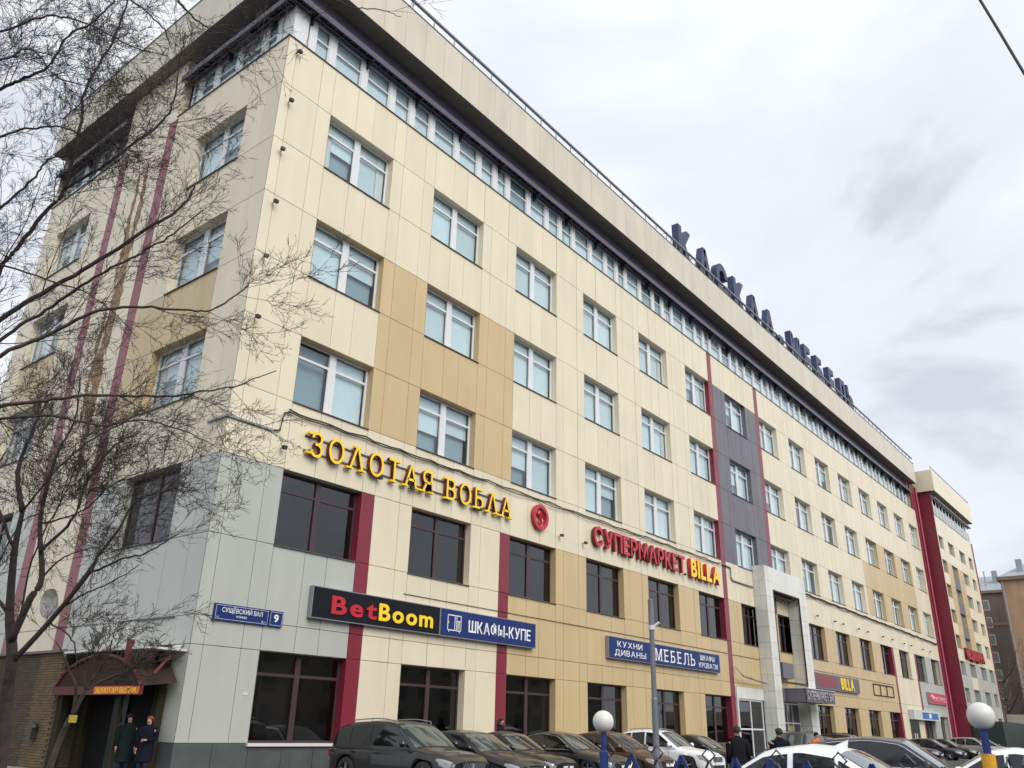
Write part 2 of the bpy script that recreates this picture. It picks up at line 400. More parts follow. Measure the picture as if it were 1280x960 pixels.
# ---- windows
def win_frame(wd, ht, fr, kind):
    """frame in local u=x, depth y, up z; returns MB and pane rectangles"""
    q = MB(); t = .07; zt = ht*(.74 if kind == 'light' else .75); mw_ = .30 if kind == 'light' else .20
    q.box(0, t, 0, .08, 0, ht); q.box(wd-t, wd, 0, .08, 0, ht); q.box(t, wd-t, 0, .08, 0, t); q.box(t, wd-t, 0, .08, ht-t, ht)
    c = wd*.5; q.box(c-mw_/2, c+mw_/2, -.012, .082, t, ht-t)
    for a, b in ((t, c-mw_/2), (c+mw_/2, wd-t)):
        q.box(a, b, .002, .078, zt-.045, zt+.045)
        if kind == 'light':   # slim sash lines
            q.box(a, a+.03, -.008, .03, t, zt-.045); q.box(b-.03, b, -.008, .03, t, zt-.045)
    rects = []
    for a, b in ((t, c-mw_/2), (c+mw_/2, wd-t)):
        rects += [(a, b, t, zt-.045), (a, b, zt+.045, ht-t)]
    return q, rects
reflm = mat('pane reflection tint', (.24, .31, .35), .8, island=.15)  # added sheet behind panes; its blue-grey paints in the glass reflection
wcache = {}
def pane_mesh(w_, h_, m):
    k = ('p', round(w_, 3), round(h_, 3), m.name)
    if k not in wcache: wcache[k] = MB().box(0, w_, 0, .012, 0, h_).mesh('pane', m)
    return wcache[k]
def blind_mesh(w_, h_):
    k = ('b', round(w_, 2), round(h_, 1))
    if k not in wcache:
        q = MB(); q.box(0, w_, 0, .004, 0, h_)
        wcache[k] = q.mesh('blind', blindm)
    return wcache[k]
def make_window(u, z0, wd, ht, kind, face, split):
    k = ('f', round(wd, 2), round(ht, 2), kind)
    if k not in wcache:
        q, rects = win_frame(wd, ht, None, kind); wcache[k] = (q.mesh('window', whitef if kind == 'light' else brownf), rects)
    me, rects = wcache[k]
    if face == 'L': o = link('window', me, bld, loc=(u, .30, z0))
    else: o = link('window', me, bld, loc=(.30, u+wd, z0), rz=R(-90))
    gm = GLL if kind == 'light' else GLD
    if split:
        for a, b_, c, d in rects: link('pane', pane_mesh(b_-a, d-c, gm), o, loc=(a, .04, c))
    else:
        q = MB()
        for a, b_, c, d in rects: q.box(a, b_, .04, .052, c, d)
        k2 = k+('g',)
        if k2 not in wcache: wcache[k2] = q.mesh('glazing', gm)
        link('glazing', wcache[k2], o)
    kk = ('s', round(wd, 2), kind, face)
    if kk not in wcache: wcache[kk] = MB().box(-.02, wd+.02, -.36, 0, -.03, -.004).mesh('sill', sillm)
    link('sill', wcache[kk], o)
    if kind == 'light':
        for half in (0, 1):
            full = random.random()
            h_ = ht*random.choice([1, 1, 1, 1, 1, 1, .62, .5]) - .02
            w_ = wd*.5-.2
            if full < .08 or h_ < ht*.9: link('reflection_sheet', pane_mesh(w_, round(ht-.1, 2), reflm), o, loc=(.08+half*(wd*.5+.03), .30, .04))
            if full < .08: continue
            link('blind', blind_mesh(w_, round(h_, 1)), o, loc=(.08+half*(wd*.5+.03), .16, ht-round(h_, 1)-.03))
    if (kind == 'light' and random.random() < .3) or z0 < 2:
        kc = ('c', round(ht, 2), z0 < 2)
        if kc not in wcache:
            qc = MB(); uu = np.linspace(0, .42 if z0 > 2 else .34, 15)
            qc.grid(np.array([[(u_, .02*math.sin(u_*60), z_) for u_ in uu] for z_ in (.05, ht-.08)])); wcache[kc] = qc.mesh('curtain', MATS.get('ochre curtain') or mat('ochre curtain', (.30, .22, .09), .9) if z0 < 2 else (MATS.get('net curtain') or mat('net curtain', (.62, .62, .60), .9)))
        for side_ in ([0] if random.random() < .5 else [0, 1]): link('curtain', wcache[kc], o, loc=(.1+side_*(wd*.5+.1) if z0 < 2 else (.08+side_*(wd-.6)), .12, 0))
    if kind == 'dark' and random.random() < .35:
        w_ = wd*.5-.2; link('blind', blind_mesh(w_, round(ht*.9, 1)), o, loc=(.08+random.choice([0, 1])*(wd*.5+.03), .22, .05))
    return o
for ci, (a, b_) in enumerate(WL):
    for ri, (c, d) in enumerate(ZR):
        if ri == 0 and ci in (6, 12): continue
        kind = 'dark' if ri < 2 else 'light'
        make_window(a+.005, c+.005, b_-a-.01, d-c-.01, kind, 'L', ci < 9)
for (a, b_) in WLEFT:
    for ri, (c, d) in enumerate(ZR):
        if ri == 0: continue
        make_window(a+.005, c+.005, b_-a-.01, d-c-.01, 'dark' if ri < 2 else 'light', 'S', a < 10)
# white sill under ground-floor corner window
q = MB().box(2.3, 5.85, -.09, .02, .90, .985); q.build('window_ledge', silllt, bld, label='white stone ledge under the corner shop window')
# ---- top ribbon storey, set back .3
RB0, RB1 = 26.1, 28.05
def ribbon(u0, u1, face, xoff=.3, first=None):
    """panes grouped by piers along the facade"""
    pos = []; u = u0; k = 0
    base = [1.03, 2.07, 3.77, 5.3, 6.69, 7.99, 9.6]           # pier left edges within ~ a bay and a half, then repeat each 3 m
    edges = [1.03]; v = 1.03
    pat = [1.04+.0, 1.75, 1.65, 1.25, 1.3, 1.75, 1.65, 1.25]
    while v < u1: v += pat[k % len(pat)]; k += 1; edges.append(v)
    return [e_ for e_ in edges if u0 <= e_ < u1-.2] + [u1-.3]
def T(face, u, d, z): return (u, d, z) if face == 'L' else (d, u, z)
ribq = 0
def bx(q, face, u0, u1, d0, d1, z0, z1, m=0):
    if face == 'L': q.box(u0, u1, d0, d1, z0, z1, m)
    else: q.box(d0, d1, u0, u1, z0, z1, m)
for face, U0r, U1r in (('L', .45, XEND-1.2), ('S', .45, 7.83), ('S', 12.5, YL-.2)):
    ed = ribbon(U0r+.5, U1r, face) if U0r < 1 else [U0r+.05, U0r+1.7, U0r+3.1, U0r+4.6, U1r-.3, ]
    for i in range(len(ed)-1):
        a, c = ed[i], ed[i+1]
        if c-a < .5: continue
        pw = .34
        q = MB(); bx(q, face, a, a+pw, .27, .42, RB0, RB1)
        bx(q, face, a+pw, c, .30, .38, RB0, RB0+.07); bx(q, face, a+pw, c, .30, .38, RB0+1.12, RB0+1.19); bx(q, face, a+pw, c, .30, .38, RB1-.08, RB1)
        bx(q, face, c-.05, c-.002, .302, .378, RB0+.07, RB1-.08); bx(q, face, a+pw+.002, a+pw+.05, .302, .378, RB0+.07, RB1-.08)
        w_o = q.build('ribbon_window', whitef, bld)
        for z0, z1 in ((RB0+.07, RB0+1.12), (RB0+1.19, RB1-.08)):
            p_ = MB(); bx(p_, face, a+pw+.05, c-.05, .335, .347, z0, z1)
            if face == 'L' and a > 45: continue
            p_.build('pane', GLL, w_o)
        if face == 'L' and a > 45:
            p_ = MB(); bx(p_, face, a+pw+.05, c-.05, .335, .347, RB0+.07, RB0+1.12); bx(p_, face, a+pw+.05, c-.05, .335, .347, RB0+1.19, RB1-.08); p_.build('glazing', GLL, w_o)
        p_ = MB(); bx(p_, face, a+pw+.03, c-.03, .46, .47, RB0+.05, RB1-.05); p_.build('reflection_sheet', reflm, w_o)  # added backing sheet, lightens the dark panes with a painted reflection tone
        if random.random() < .92:
            p_ = MB(); bx(p_, face, a+pw+.05, c-.05, .42, .43, RB0+random.choice([.1, .1, .1, .4]), RB0+1.9); p_.build('blind', blindm, w_o)
# white corner panel of the ribbon (chamfer-free box)
q = MB(); q.box(.27, .95, .27, .95, RB0-.02, RB1+.02); q.build('corner_panel', whitef, bld)
q = MB(); q.box(.0, XEND-1.0, .0, .31, RB0-.09, RB0-.004); q.box(.0, .31, .32, YL, RB0-.09, RB0-.004); q.build('ribbon_sill_slab', cream, bld)
q = MB(); q.box(-.05, XEND-1.0, -.05, .30, RB0, RB0+.03); q.box(-.05, .30, .31, 7.85, RB0, RB0+.03); q.box(-.05, .30, 12.5, YL+.02, RB0, RB0+.03); q.build('sill_flashing', sillm, bld)
# dark band above the ribbon, one panel every 2.53 m
bm_ = {}
def pan(name, m, face, u0, u1, d0, d1, z0, z1, g=.008):
    q = MB(); bx(q, face, u0+g, u1-g, d0, d1, z0, z1); return q.build(name, m, bld)
u = .3
while u < XEND-1.0:
    u2 = min(u+2.53, XEND-1.0); pan('dark_band_panel', bandm, 'L', u, u2, .3, .36, RB1+.05, 29.36); u = u2
for a, c in ((.36, 2.8), (2.8, 5.3), (5.3, 7.83), (12.5, 15.1), (15.1, 17.7), (17.7, YL)): pan('dark_band_panel', bandm, 'S', a, c, .3, .36, RB1+.05, 29.36)
# proud cream pier on the side facade, between the two ribbons
for a, c in ((7.86, 9.1), (9.1, 10.3), (10.3, 11.4), (11.4, 12.48)): pan('pier_panel', cream, 'S', a, c, -.0, .05, RB0+.0, 29.36, .007)
q = MB(); q.box(.055, .36, 7.83, 7.88, RB0, 29.36); q.box(.055, .36, 12.45, 12.5, RB0, 29.36); q.box(.06, .3, 7.9, 12.44, RB0, 29.35, 1); q.build('pier_side', [cream, darkgap], bld)
# louvred sun shade running under the dark band
def louvre(face, a, c):
    q = MB()
    bx(q, face, a, c, -.18, -.12, 28.02, 28.10); bx(q, face, a, c, -.05, -.0, 28.10, 28.14); bx(q, face, a, c, .20, .26, 28.02, 28.10); bx(q, face, a, c, .05, .12, 27.98, 28.04)
    bx(q, face, a, c, -.22, -.19, 27.94, 28.22, 1); bx(q, face, a, c, -.185, .295, 28.145, 28.17, 2)  # opaque plate over the slats, added so the panes reflect dark
    u = a+.1
    while u < c-.15:
        bx(q, face, u, u+.045, -.185, .25, 28.03, 28.09); u += .42
    u = a+1.2
    while u < c-.3:
        bx(q, face, u, u+.10, -.19, .3, 27.88, 28.02, 2); bx(q, face, u+.02, u+.08, .1, .3, 27.6, 27.9, 2); u += 3.0
    q.build('sun_louvre', [louvm, bandm, blackp], bld)
louvre('L', -.2, XEND-1.0); louvre('S', .35, 7.8); louvre('S', 12.55, YL+.1)
# roof overhang: soffit and fascia
OV = .55; ZB, ZT = 29.40, 31.85
u = -OV+.0
i = 0
fm = {}
def fpanel(name, m, w_, h_, t_, loc, rz=0):
    k = (name, round(w_, 3), round(h_, 3), m.name)
    if k not in fm: fm[k] = MB().box(0.006, w_-.006, 0, t_, 0, h_).mesh(name, m)
    o = link(name, fm[k], bld, loc=loc, rz=rz+random.uniform(-.002, .002)); return o
xj = [-OV]; x = .27
while x < XEND+.5: xj.append(x); x += 1.265
xj.append(XEND+.6)
for a, c in zip(xj[:-1], xj[1:]): fpanel('fascia_panel', fascm, c-a, ZT-ZB, .03, (a, -OV, ZB))
yj = [-OV+.03]; y = .7
while y < YL+.2: yj.append(y); y += 1.265
yj.append(YL+.40)
for a, c in zip(yj[:-1], yj[1:]): fpanel('fascia_panel', fascm, c-a, ZT-ZB, .03, (-OV, c, ZB), R(-90))
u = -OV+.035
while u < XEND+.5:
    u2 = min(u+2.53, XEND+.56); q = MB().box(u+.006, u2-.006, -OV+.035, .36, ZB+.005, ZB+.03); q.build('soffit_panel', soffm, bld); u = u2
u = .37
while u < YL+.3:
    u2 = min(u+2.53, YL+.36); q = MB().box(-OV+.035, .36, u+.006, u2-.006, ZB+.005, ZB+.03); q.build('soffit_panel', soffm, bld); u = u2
q = MB(); q.box(-OV+.032, XEND+.57, -OV+.032, 16.5, ZB+.035, ZT-.03, 0); q.box(-OV+.032, 16.5, 16.5, YL+.37, ZB+.035, ZT-.03, 0); q.box(-OV-.03, XEND+.62, -OV-.03, -OV+.25, ZT-.0, ZT+.04, 1); q.box(-OV-.03, -OV+.25, -OV+.25, YL+.42, ZT, ZT+.04, 1); q.build('roof', [concrete, sillm], bld)
# roof rail
q = MB(); q.tube([(-OV, -OV+.05, 32.46), (XEND+.3, -OV+.05, 32.46)], .085, 8)
x = -.0
while x < XEND: q.tube([(x, -OV+.08, ZT+.03), (x, -OV+.05, 32.46)], .03, 5); x += 1.42
q.build('roof_rail', metal, bld)
# cable tray line and corner cap
q = MB(); q.box(-.07, 1.7, -.07, -.005, 10.40, 10.47); q.box(-.07, -.005, -.004, 1.05, 10.40, 10.47)
cap_o = tag(q.build('cable_tray', metal), 'grey metal cable tray wrapping the building corner above the street plate', 'cable tray')
rc = random.Random(3)
def sag(x0, x1, z0, z1, n, y=-.06, drop=.05, seed=0):
    r_ = random.Random(seed); out_ = []
    for i in range(n+1):
        t = i/n; out_.append((x0+(x1-x0)*t, y+r_.uniform(-.02, .01), z0+(z1-z0)*t - drop*abs(math.sin(t*math.pi*n/4)) + r_.uniform(-.02, .02)))
    return out_
q = MB(); q.tube([(1.72, -.06, 10.44), (1.95, -.06, 10.5), (2.0, -.06, 10.9), (2.05, -.06, 11.15), (2.25, -.06, 11.22)], .03, 6)
q.tube(sag(2.2, 12.6, 11.3, 11.32, 24, seed=1), .03, 5); q.tube(sag(2.2, 12.6, 11.22, 11.24, 24, -.09, seed=2), .022, 5)
q.tube(sag(12.6, 35.6, 11.34, 11.38, 40, seed=3), .028, 5); q.tube(sag(13.2, 35.6, 11.25, 11.30, 30, -.09, .09, seed=4), .018, 5)
tag(q.build('facade_cable', cablem), 'black cable bundle running above the yellow and red shop letters', 'cable')
q = MB(); q.tube([(35.8, -.06, 11.37), (36.9, -.06, 11.33), (37.0, -.06, 11.2), (36.95, -.06, 10.7), (37.2, -.06, 10.55), (40.4, -.06, 10.55)], .05, 6)
tag(q.build('cable_conduit', metal), 'grey conduit with a bend beside the white portal top', 'conduit')
q = MB(); q.tube(sag(48.2, 90.2, 11.45, 11.1, 60, seed=5), .05, 5); q.tube(sag(48.2, 90.2, 11.32, 11.0, 40, -.1, .12, seed=6), .03, 5)
tag(q.build('facade_cable', cablem), 'dark cable line along the facade right of the white portal', 'cable')
q = MB(); q.tube([(8.2, -.03, 6.0), (35.7, -.03, 6.0)], .014, 4); q.tube([(36.4, -.03, 5.98), (71, -.03, 5.9)], .014, 4)
tag(q.build('facade_cable', cablem), 'thin straight cable above the blue shop boards', 'cable')
# small floodlights
def flood(loc, rz, lab, grp):
    t = thing('floodlight', lab, 'floodlight', loc, rz, grp)
    MB().tube([(0, 0, 0), (0, -.16, .0)], .018, 5).build('bracket', blackp, t)
    MB().box(-.08, .08, -.26, -.14, -.05, .06).build('lamp_head', blackp, t)
for i, (x, z) in enumerate([(.39, 25.5), (.39, 23.1), (.39, 20.85), (.39, 18.6), (.39, 16.35), (.39, 14.03)]):
    flood((x, 0, z), R(random.uniform(-15, 15)), 'small dark spotlight on the cream building corner, ' + ['highest', 'second from top', 'third from top', 'fourth from top', 'fifth from top', 'lowest'][i] + ' of the column', 'spotlights up the building corner')
for x in (2.1, 6.4, 8.05, 12.2, 18.1, 20.0, 24.3, 30.3):
    flood((x, 0, 9.92), R(random.uniform(-20, 20)), 'tiny spotlight below the ' + {2.1: 'left end of the yellow letters, nearest the corner', 6.4: 'fourth yellow letter О', 8.05: 'letter А of the first yellow word', 12.2: 'letter Б of the second yellow word', 18.1: 'gap just right of the round red ring', 20.0: 'start of the red supermarket word', 24.3: 'middle of the red supermarket word', 30.3: 'end of the red supermarket word'}[x], 'spotlights under the shop letters')
for i_, x in enumerate((52, 56, 58, 62, 64.5, 69, 72, 76, 78.5, 83, 86)):
    flood((x, 0, 9.95), 0, ['first', 'second', 'third', 'fourth', 'fifth', 'sixth', 'seventh', 'eighth', 'ninth', 'tenth', 'last'][i_] + ' tiny spotlight right of the white portal, on the cream band', 'spotlights right of the portal')
# rust streaks on the side pier
q = MB()
for i, (y0, z1, z0, wd_) in enumerate([(9.6, 24.8, 15.0, .34), (10.25, 24.3, 18.0, .26), (9.9, 21.0, 10.8, .42), (10.45, 17.5, 12.0, .26), (9.6, 14.5, 9.6, .25)]):
    n = 34; L_ = []; R2 = []
    for k in range(n+1):
        t_ = k/n; e_ = wd_*min(1, 6*t_, 5*(1-t_)+.05); c_ = y0+.05*math.sin(k*.5+i)
        L_.append((-.004-.0006*i, c_-e_*random.uniform(.25, 1), z1+(z0-z1)*t_)); R2.append((-.004-.0006*i, c_+e_*random.uniform(.25, 1), z1+(z0-z1)*t_))
    q.grid(np.array([L_, R2]))
q.build('rust_streak', rust, bld)

# ---- end fin and second block
q = MB()
XB = 92.9
def redface(x0, x1, z0, z1): q.box(x0+.006, x1-.006, 0, .05, z0+.006, z1-.006, 0)
zz = [.1, 4.4, 9.28, 14.15, 19, 23.87, 26.1, 29.36]
for a, c in zip(zz[:-1], zz[1:]): redface(XEND, XEND+1.2, a, c); redface(XEND+1.2, XB, a, c)
q.box(XEND-1.0, XEND, .0, .05, RB0, 29.36, 0); q.box(XEND, XB, .05, 16, 0, 29.3, 1)
q.tube([(91.95, -.10, 0.2), (91.95, -.10, 29.2)], .10, 8, 2)
q.build('red_end_bay', [redp, darkgap, mat('red pipe', (.42, .10, .14), .4)], bld)
b2 = thing('annex_block', 'seven-storey cream block with a dark red side wall at the far end', 'building', (0, 0, 0))
YF = -1.45; X3 = 113.0
q = MB()
q.box(XB, X3, YF+.40, 16, 0, 31.0, 0)
q.build('wall', [darkgap], b2)
q = MB()
for a, c in zip(zz[:-1], zz[1:]): q.box(XB-.03, XB-.002, YF, .0, a+.006, c-.006, 0)
q.build('red_side_wall', redp, b2)
rows2 = [23.65, 20.85, 18.05, 15.2, 12.4, 9.57, 6.72, 3.9]; WH = 1.5
cols2 = [(93.3, 95.5), (98.0, 101.1), (104.0, 107.1), (109.4, 111.6)]
us = sorted([XB]+[u for c in cols2 for u in c]+[X3]); zs2 = sorted([0.1, 26.0]+[z for r_ in rows2 for z in (r_, r_-WH)])
for i in range(len(us)-1):
    for j in range(len(zs2)-1):
        um, zm = (us[i]+us[i+1])/2, (zs2[j]+zs2[j+1])/2
        if any(a < um < c for a, c in cols2) and any(r_-WH < zm < r_ for r_ in rows2): continue
        m = cream
        if zm < 9.6: m = greyp
        if 98 < um < 101.1 and 12 < zm < 20.9: m = purp
        elif 95.5 < um < 104 and 11 < zm < 21: m = tan
        if 98 < um < 101.1 and 6.7 < zm < 9: m = cream
        q = MB().box(us[i]+.01, us[i+1]-.01, YF, YF+.36, zs2[j]+.01, zs2[j+1]-.01); q.build('cladding_panel', m, b2)
for a, c in cols2:
    for r_ in rows2:
        ff = MATS.get('dull white') or mat('dull white', (.38, .38, .36), .6)
        q = MB(); q.box(a, a+.09, YF+.24, YF+.30, r_-WH, r_); q.box(c-.09, c, YF+.24, YF+.30, r_-WH, r_); q.box((a+c)/2-.06, (a+c)/2+.06, YF+.24, YF+.30, r_-WH, r_)
        q.box(a+.09, c-.09, YF+.245, YF+.295, r_-.09, r_-.002)
        wo = q.build('window', ff, b2); MB().box(a+.09, c-.09, YF+.27, YF+.28, r_-WH, r_-.09).build('pane', MATS.get('far glass') or mat('far glass', (.16, .18, .17), .12), wo)
q = MB().box(XB, X3, YF, YF+.035, 27.9, 28.8); q.build('dark_band', bandm, b2)
for i in range(12):
    x = XB+.3+i*1.63; q = MB().box(x, x+.3, YF-.0, YF+.03, 26.1, 27.9).box(x+.3, x+1.63, YF, YF+.03, 27.2, 27.28); wo = q.build('ribbon_window', whitef, b2)
    MB().box(x+.3, x+1.63, YF+.01, YF+.028, 26.1, 27.2).build('pane', MATS['far glass'], wo)
q = MB(); q.box(XB-.4, X3+.6, YF-.6, YF-.5, 28.75, 31.3, 0); q.box(XB-.4, XB-.3, YF-.5, 3, 28.75, 31.3, 0); q.box(XB-.3, X3+.5, YF-.5, 16, 28.8, 31.25, 1); q.box(X3+.5, X3+.6, YF-.5, 16, 28.75, 31.3, 0)
q.box(XB+.2, X3-.1, YF-.4, YF-.1, 28.0, 28.1, 1)
q.build('roof', [cream, soffm], b2)
q = MB(); q.tube([(XB-.3, YF-.5, 31.7), (X3+.5, YF-.5, 31.7)], .05, 6)
for i in range(15): q.tube([(XB-.3+i*1.42, YF-.5, 31.3), (XB-.3+i*1.42, YF-.5, 31.7)], .02, 4)
q.build('roof_rail', metal, b2)
q = MB().box(X3, X3+.25, YF-.1, YF+.3, 0, 26); q.build('red_edge_strip', redp, b2)
# roof of low dark porch at the foot of the red wall
q = MB().box(92.7, 118, -4.6, -1.6, 0, 3.3); tag(q.build('low_porch', mat('dark green wall', (.025, .035, .035), .5)), 'low dark flat-roofed porch at the foot of the red wall', 'porch')

# ================================================================== PORTAL
pt = thing('white_portal', 'tall white tiled portal frame standing over the supermarket entrance', 'portal', (0, 0, 0))
PX0, PX1, PY, PT = 40.55, 47.95, -.86, 12.0; OX0, OX1, OZ0, OZ1 = 41.72, 46.5, 4.62, 10.53
q = MB(); q.box(PX0+.02, OX0-.02, PY+.02, -.01, 0, PT-.02); q.box(OX1+.02, PX1-.02, PY+.02, -.01, 0, PT-.02); q.box(OX0-.02, OX1+.02, PY+.02, -.01, OZ1+.02, PT-.02)
q.build('portal_core', darkgap, pt)
tcache = {}
def tile_at(x0, x1, y0, y1, z0, z1):
    k = (round(x1-x0, 3), round(y1-y0, 3), round(z1-z0, 3))
    if k not in tcache: tcache[k] = MB().box(0, k[0], 0, k[1], 0, k[2]).mesh('tile', tile)
    link('tile', tcache[k], pt, loc=(x0, y0, z0))
g = .012
zt = [0.1+i*.99 for i in range(13)]; zt[-1] = PT
for a, c in zip(zt[:-1], zt[1:]):
    for y0, y1 in ((PY+.02, PY+.43), (PY+.43, -.01)):
        tile_at(PX0-.0, PX0+.02, y0+g/2, y1-g/2, a+g/2, c-g/2)         # outer side, facing -x
        tile_at(OX1-.0, OX1+.02, y0+g/2, y1-g/2, a+g/2, c-g/2) if c <= OZ1+.5 else None
        tile_at(PX1-.02, PX1, y0+g/2, y1-g/2, a+g/2, c-g/2)
    for x0, x1 in ((PX0, OX0-.58), (OX0-.58, OX0)): tile_at(x0+g/2, x1-g/2, PY, PY+.02, a+g/2, c-g/2)
    for x0, x1 in ((OX1, OX1+.72), (OX1+.72, PX1)): tile_at(x0+g/2, x1-g/2, PY, PY+.02, a+g/2, c-g/2)
q = MB().box(OX0+.005, OX1-.005, PY-.004, PY+.02, OZ1, PT-.005); q.build('header_panel', tile, pt)
q = MB(); t_ = .07
q.box(OX0, OX1, PY-.03, PY+.06, OZ1-.1, OZ1-.004); q.box(OX0, OX1, PY-.03, PY+.06, OZ0, OZ0+.14); q.box(OX0+.002, OX0+t_, PY-.03, PY+.06, OZ0+.14, OZ1-.1); q.box(OX1-t_, OX1-.002, PY-.03, PY+.06, OZ0+.14, OZ1-.1)
for i in range(7): q.tube([(OX0+.3+i*.65, PY+.03, OZ1-.12), (OX0+.6+i*.65, -.1, OZ1-.4)], .03, 4)
q.tube([(OX0, PY+.1, OZ1-.35), (OX1, PY+.1, OZ1-.35)], .04, 5)
q.build('opening_frame', mat('rusty dark steel', (.05, .03, .025), .7, var=.3), pt)
MB().box(43.1, 45.0, -.5, -.05, 5.0, 6.0).build('vent_box', greyb, pt)
# lower left wing of the entrance and glazing
wg = thing('supermarket_entrance', 'glazed supermarket entrance with white frames behind the portal', 'entrance', (0, 0, 0))
q = MB()
for i in range(3): q.box(36.45+i*1.36, 36.45+(i+1)*1.36-.012, -.1, .02, 3.5, 4.15)
q.box(36.44, 36.62, -.1, .02, 0, 3.49); q.build('tile_band', tile, wg)
q = MB()
for x in (36.64, 38.4, 40.2): q.box(x, x+.1, -.04, .06, .13, 3.49)
for z in (.13, 1.75, 3.4): q.box(36.74, 40.2, -.035, .055, z, z+.09)
for x in (41.75, 43.0, 43.95, 44.9, 46.2): q.box(x, x+.09, -.16, -.06, .13, 3.5)
for z in (2.2, 3.4): q.box(41.84, 46.2, -.155, -.065, z, z+.09)
q.build('door_frame', whitef, wg)
MB().box(36.7, 40.25, 0, .02, .13, 3.45).build('pane', GLD, wg); 
gp = MB().box(41.8, 46.25, -.115, -.10, .13, 3.5).build('pane', mat('greenish glass', (.04, .06, .055), .08), wg)
MB().box(44.1, 44.8, -.135, -.12, .3, 2.1).build('poster', mat('poster paper', (.45, .38, .12), .6, var=.5, scale=6.), wg)
cn = thing('entrance_canopy', 'dark grey box canopy with worn white lettering over the entrance', 'canopy', (0, 0, 0))
q = MB()
for i in range(2): q.box(42.2, 42.24, -2.2+i*.68, -2.2+(i+1)*.68-.01, 3.5, 4.3)
q.box(42.24, 47.6, -2.16, -.87, 3.52, 4.28); q.box(42.2, 47.6, -2.2, -2.165, 3.5, 4.3); q.box(41.75, 42.19, -.855, .1, 3.5, 4.3); q.box(42.16, 47.65, -2.24, -.88, 4.3, 4.34, 1)
q.build('canopy_box', [greyb, silllt], cn)
lettering(cn, 'СУПЕРМАРКЕТ БИЛ', 42.35, 47.5, 3.66, 4.18, -2.2, .05, [mat('worn white', (.5, .48, .5), .6), greyb], off=.01, gap=.1)

# ================================================================== SIGNS
s1 = thing('shop_sign_letters', 'yellow serif letters ЗОЛОТАЯ ВОБЛА with dark red sides on the cream band', 'sign', (0, 0, 0))
lettering(s1, 'ЗОΛОТАЯ', 3.15, 9.15, 9.92, 10.82, -.06, .16, [yel, dred], off=.0, gap=.26, serif=True)
lettering(s1, 'ВОБΛА', 9.98, 14.15, 9.92, 10.82, -.06, .16, [yel, dred], off=.0, gap=.26, serif=True)
MB().box(3.0, 14.2, -.05, -.02, 10.08, 10.13).box(3.0, 14.2, -.05, -.02, 10.60, 10.65).build('mounting_rail', sillm, s1)
s2 = thing('round_fish_sign', 'round red ring emblem with a curled fish beside the yellow letters', 'sign', (0, 0, 0))
cx, cz = 16.38, 10.46; th = np.linspace(0, 2*math.pi, 41)
q = MB(); P3 = []
for r_, y in ((.42, -.05), (.42, -.2), (.58, -.2), (.58, -.05)): P3.append([(cx+r_*math.cos(a), y, cz+r_*1.0*math.sin(a)) for a in th])
q.grid(np.array(P3)); q.build('ring', redl, s2, smooth=False)
q = MB(); fish = [(cx-.22+.07*i-.004*i*i*.5, -.12, cz+.26*math.sin(i*.75)-.05) for i in range(8)]
q.tube(fish, [.03, .08, .10, .09, .08, .06, .05, .02], 6); q.tube([(cx-.25, -.12, cz-.25), (cx, -.13, cz-.36), (cx+.22, -.12, cz-.2)], [.03, .06, .03], 6); q.tube([(cx+.05, -.12, cz+.3), (cx+.18, -.12, cz+.1), (cx+.3, -.12, cz-.05)], [.04, .06, .03], 5)
q.build('fish_emblem', redl, s2)
s3 = thing('supermarket_letters', 'red letters СУПЕРМАРКЕТ followed by yellow BILLA on the cream band', 'sign', (0, 0, 0))
lettering(s3, 'СУПЕРМАРКЕТ', 20.75, 30.35, 9.98, 10.92, -.06, .18, [redl, dred], off=.022, gap=.1)
lettering(s3, 'BILLA', 31.0, 34.9, 9.96, 10.98, -.06, .22, [yel, redl], off=.035, gap=.1)
def board(name, label, x0, x1, z0, z1, m, depth=.2, edge=metal):
    t = thing(name, label, 'sign', (0, 0, 0))
    MB().box(x0, x1, -depth, -.02, z0, z1).build('board_box', edge, t)
    MB().box(x0+.03, x1-.03, -depth-.006, -depth-.0005, z0+.03, z1-.03).build('board_face', m, t)
    return t
s4 = board('betting_shop_board', 'black lightbox board reading BetBoom in red and yellow', 3.95, 10.03, 4.70, 5.72, black)
lettering(s4, 'Bet', 4.75, 6.78, 4.93, 5.52, -.205, .03, [redl, redl], off=.028, gap=.12)
lettering(s4, 'Boom', 6.88, 9.62, 4.93, 5.52, -.205, .03, [yel, yel], off=.028, gap=.12)
s5 = board('wardrobe_shop_board', 'blue lightbox board reading ШКАФЫ-КУПЕ with a white wardrobe pictogram', 10.04, 16.05, 4.70, 5.72, blue)
lettering(s5, 'ШКАФЫ-КУПЕ', 11.65, 15.65, 4.97, 5.42, -.205, .02, [white, white], off=.012, gap=.12)
q = MB()
def line(q, x0, z0, x1, z1, w_=.035, y=-.215):
    d = np.array([x1-x0, z1-z0]); d /= np.linalg.norm(d); n_ = np.array([-d[1], d[0]])*w_/2
    q.quad((x0-n_[0], y, z0-n_[1]), (x1-n_[0], y, z1-n_[1]), (x1+n_[0], y, z1+n_[1]), (x0+n_[0], y, z0+n_[1]))
for a in ((10.45, 4.95, 10.45, 5.5), (10.45, 5.5, 11.2, 5.5), (11.2, 5.5, 11.2, 4.95), (11.2, 4.95, 10.45, 4.95), (10.85, 4.95, 10.85, 5.5), (10.95, 4.95, 10.95, 5.5), (10.95, 5.3, 11.2, 5.3), (11.03, 5.0, 11.03, 5.3), (11.1, 5.0, 11.1, 5.3), (10.52, 4.87, 10.52, 4.95), (11.12, 4.87, 11.12, 4.95), (10.5, 5.2, 10.5, 5.26)):
    line(q, *a)
q.build('wardrobe_pictogram', white, s5)
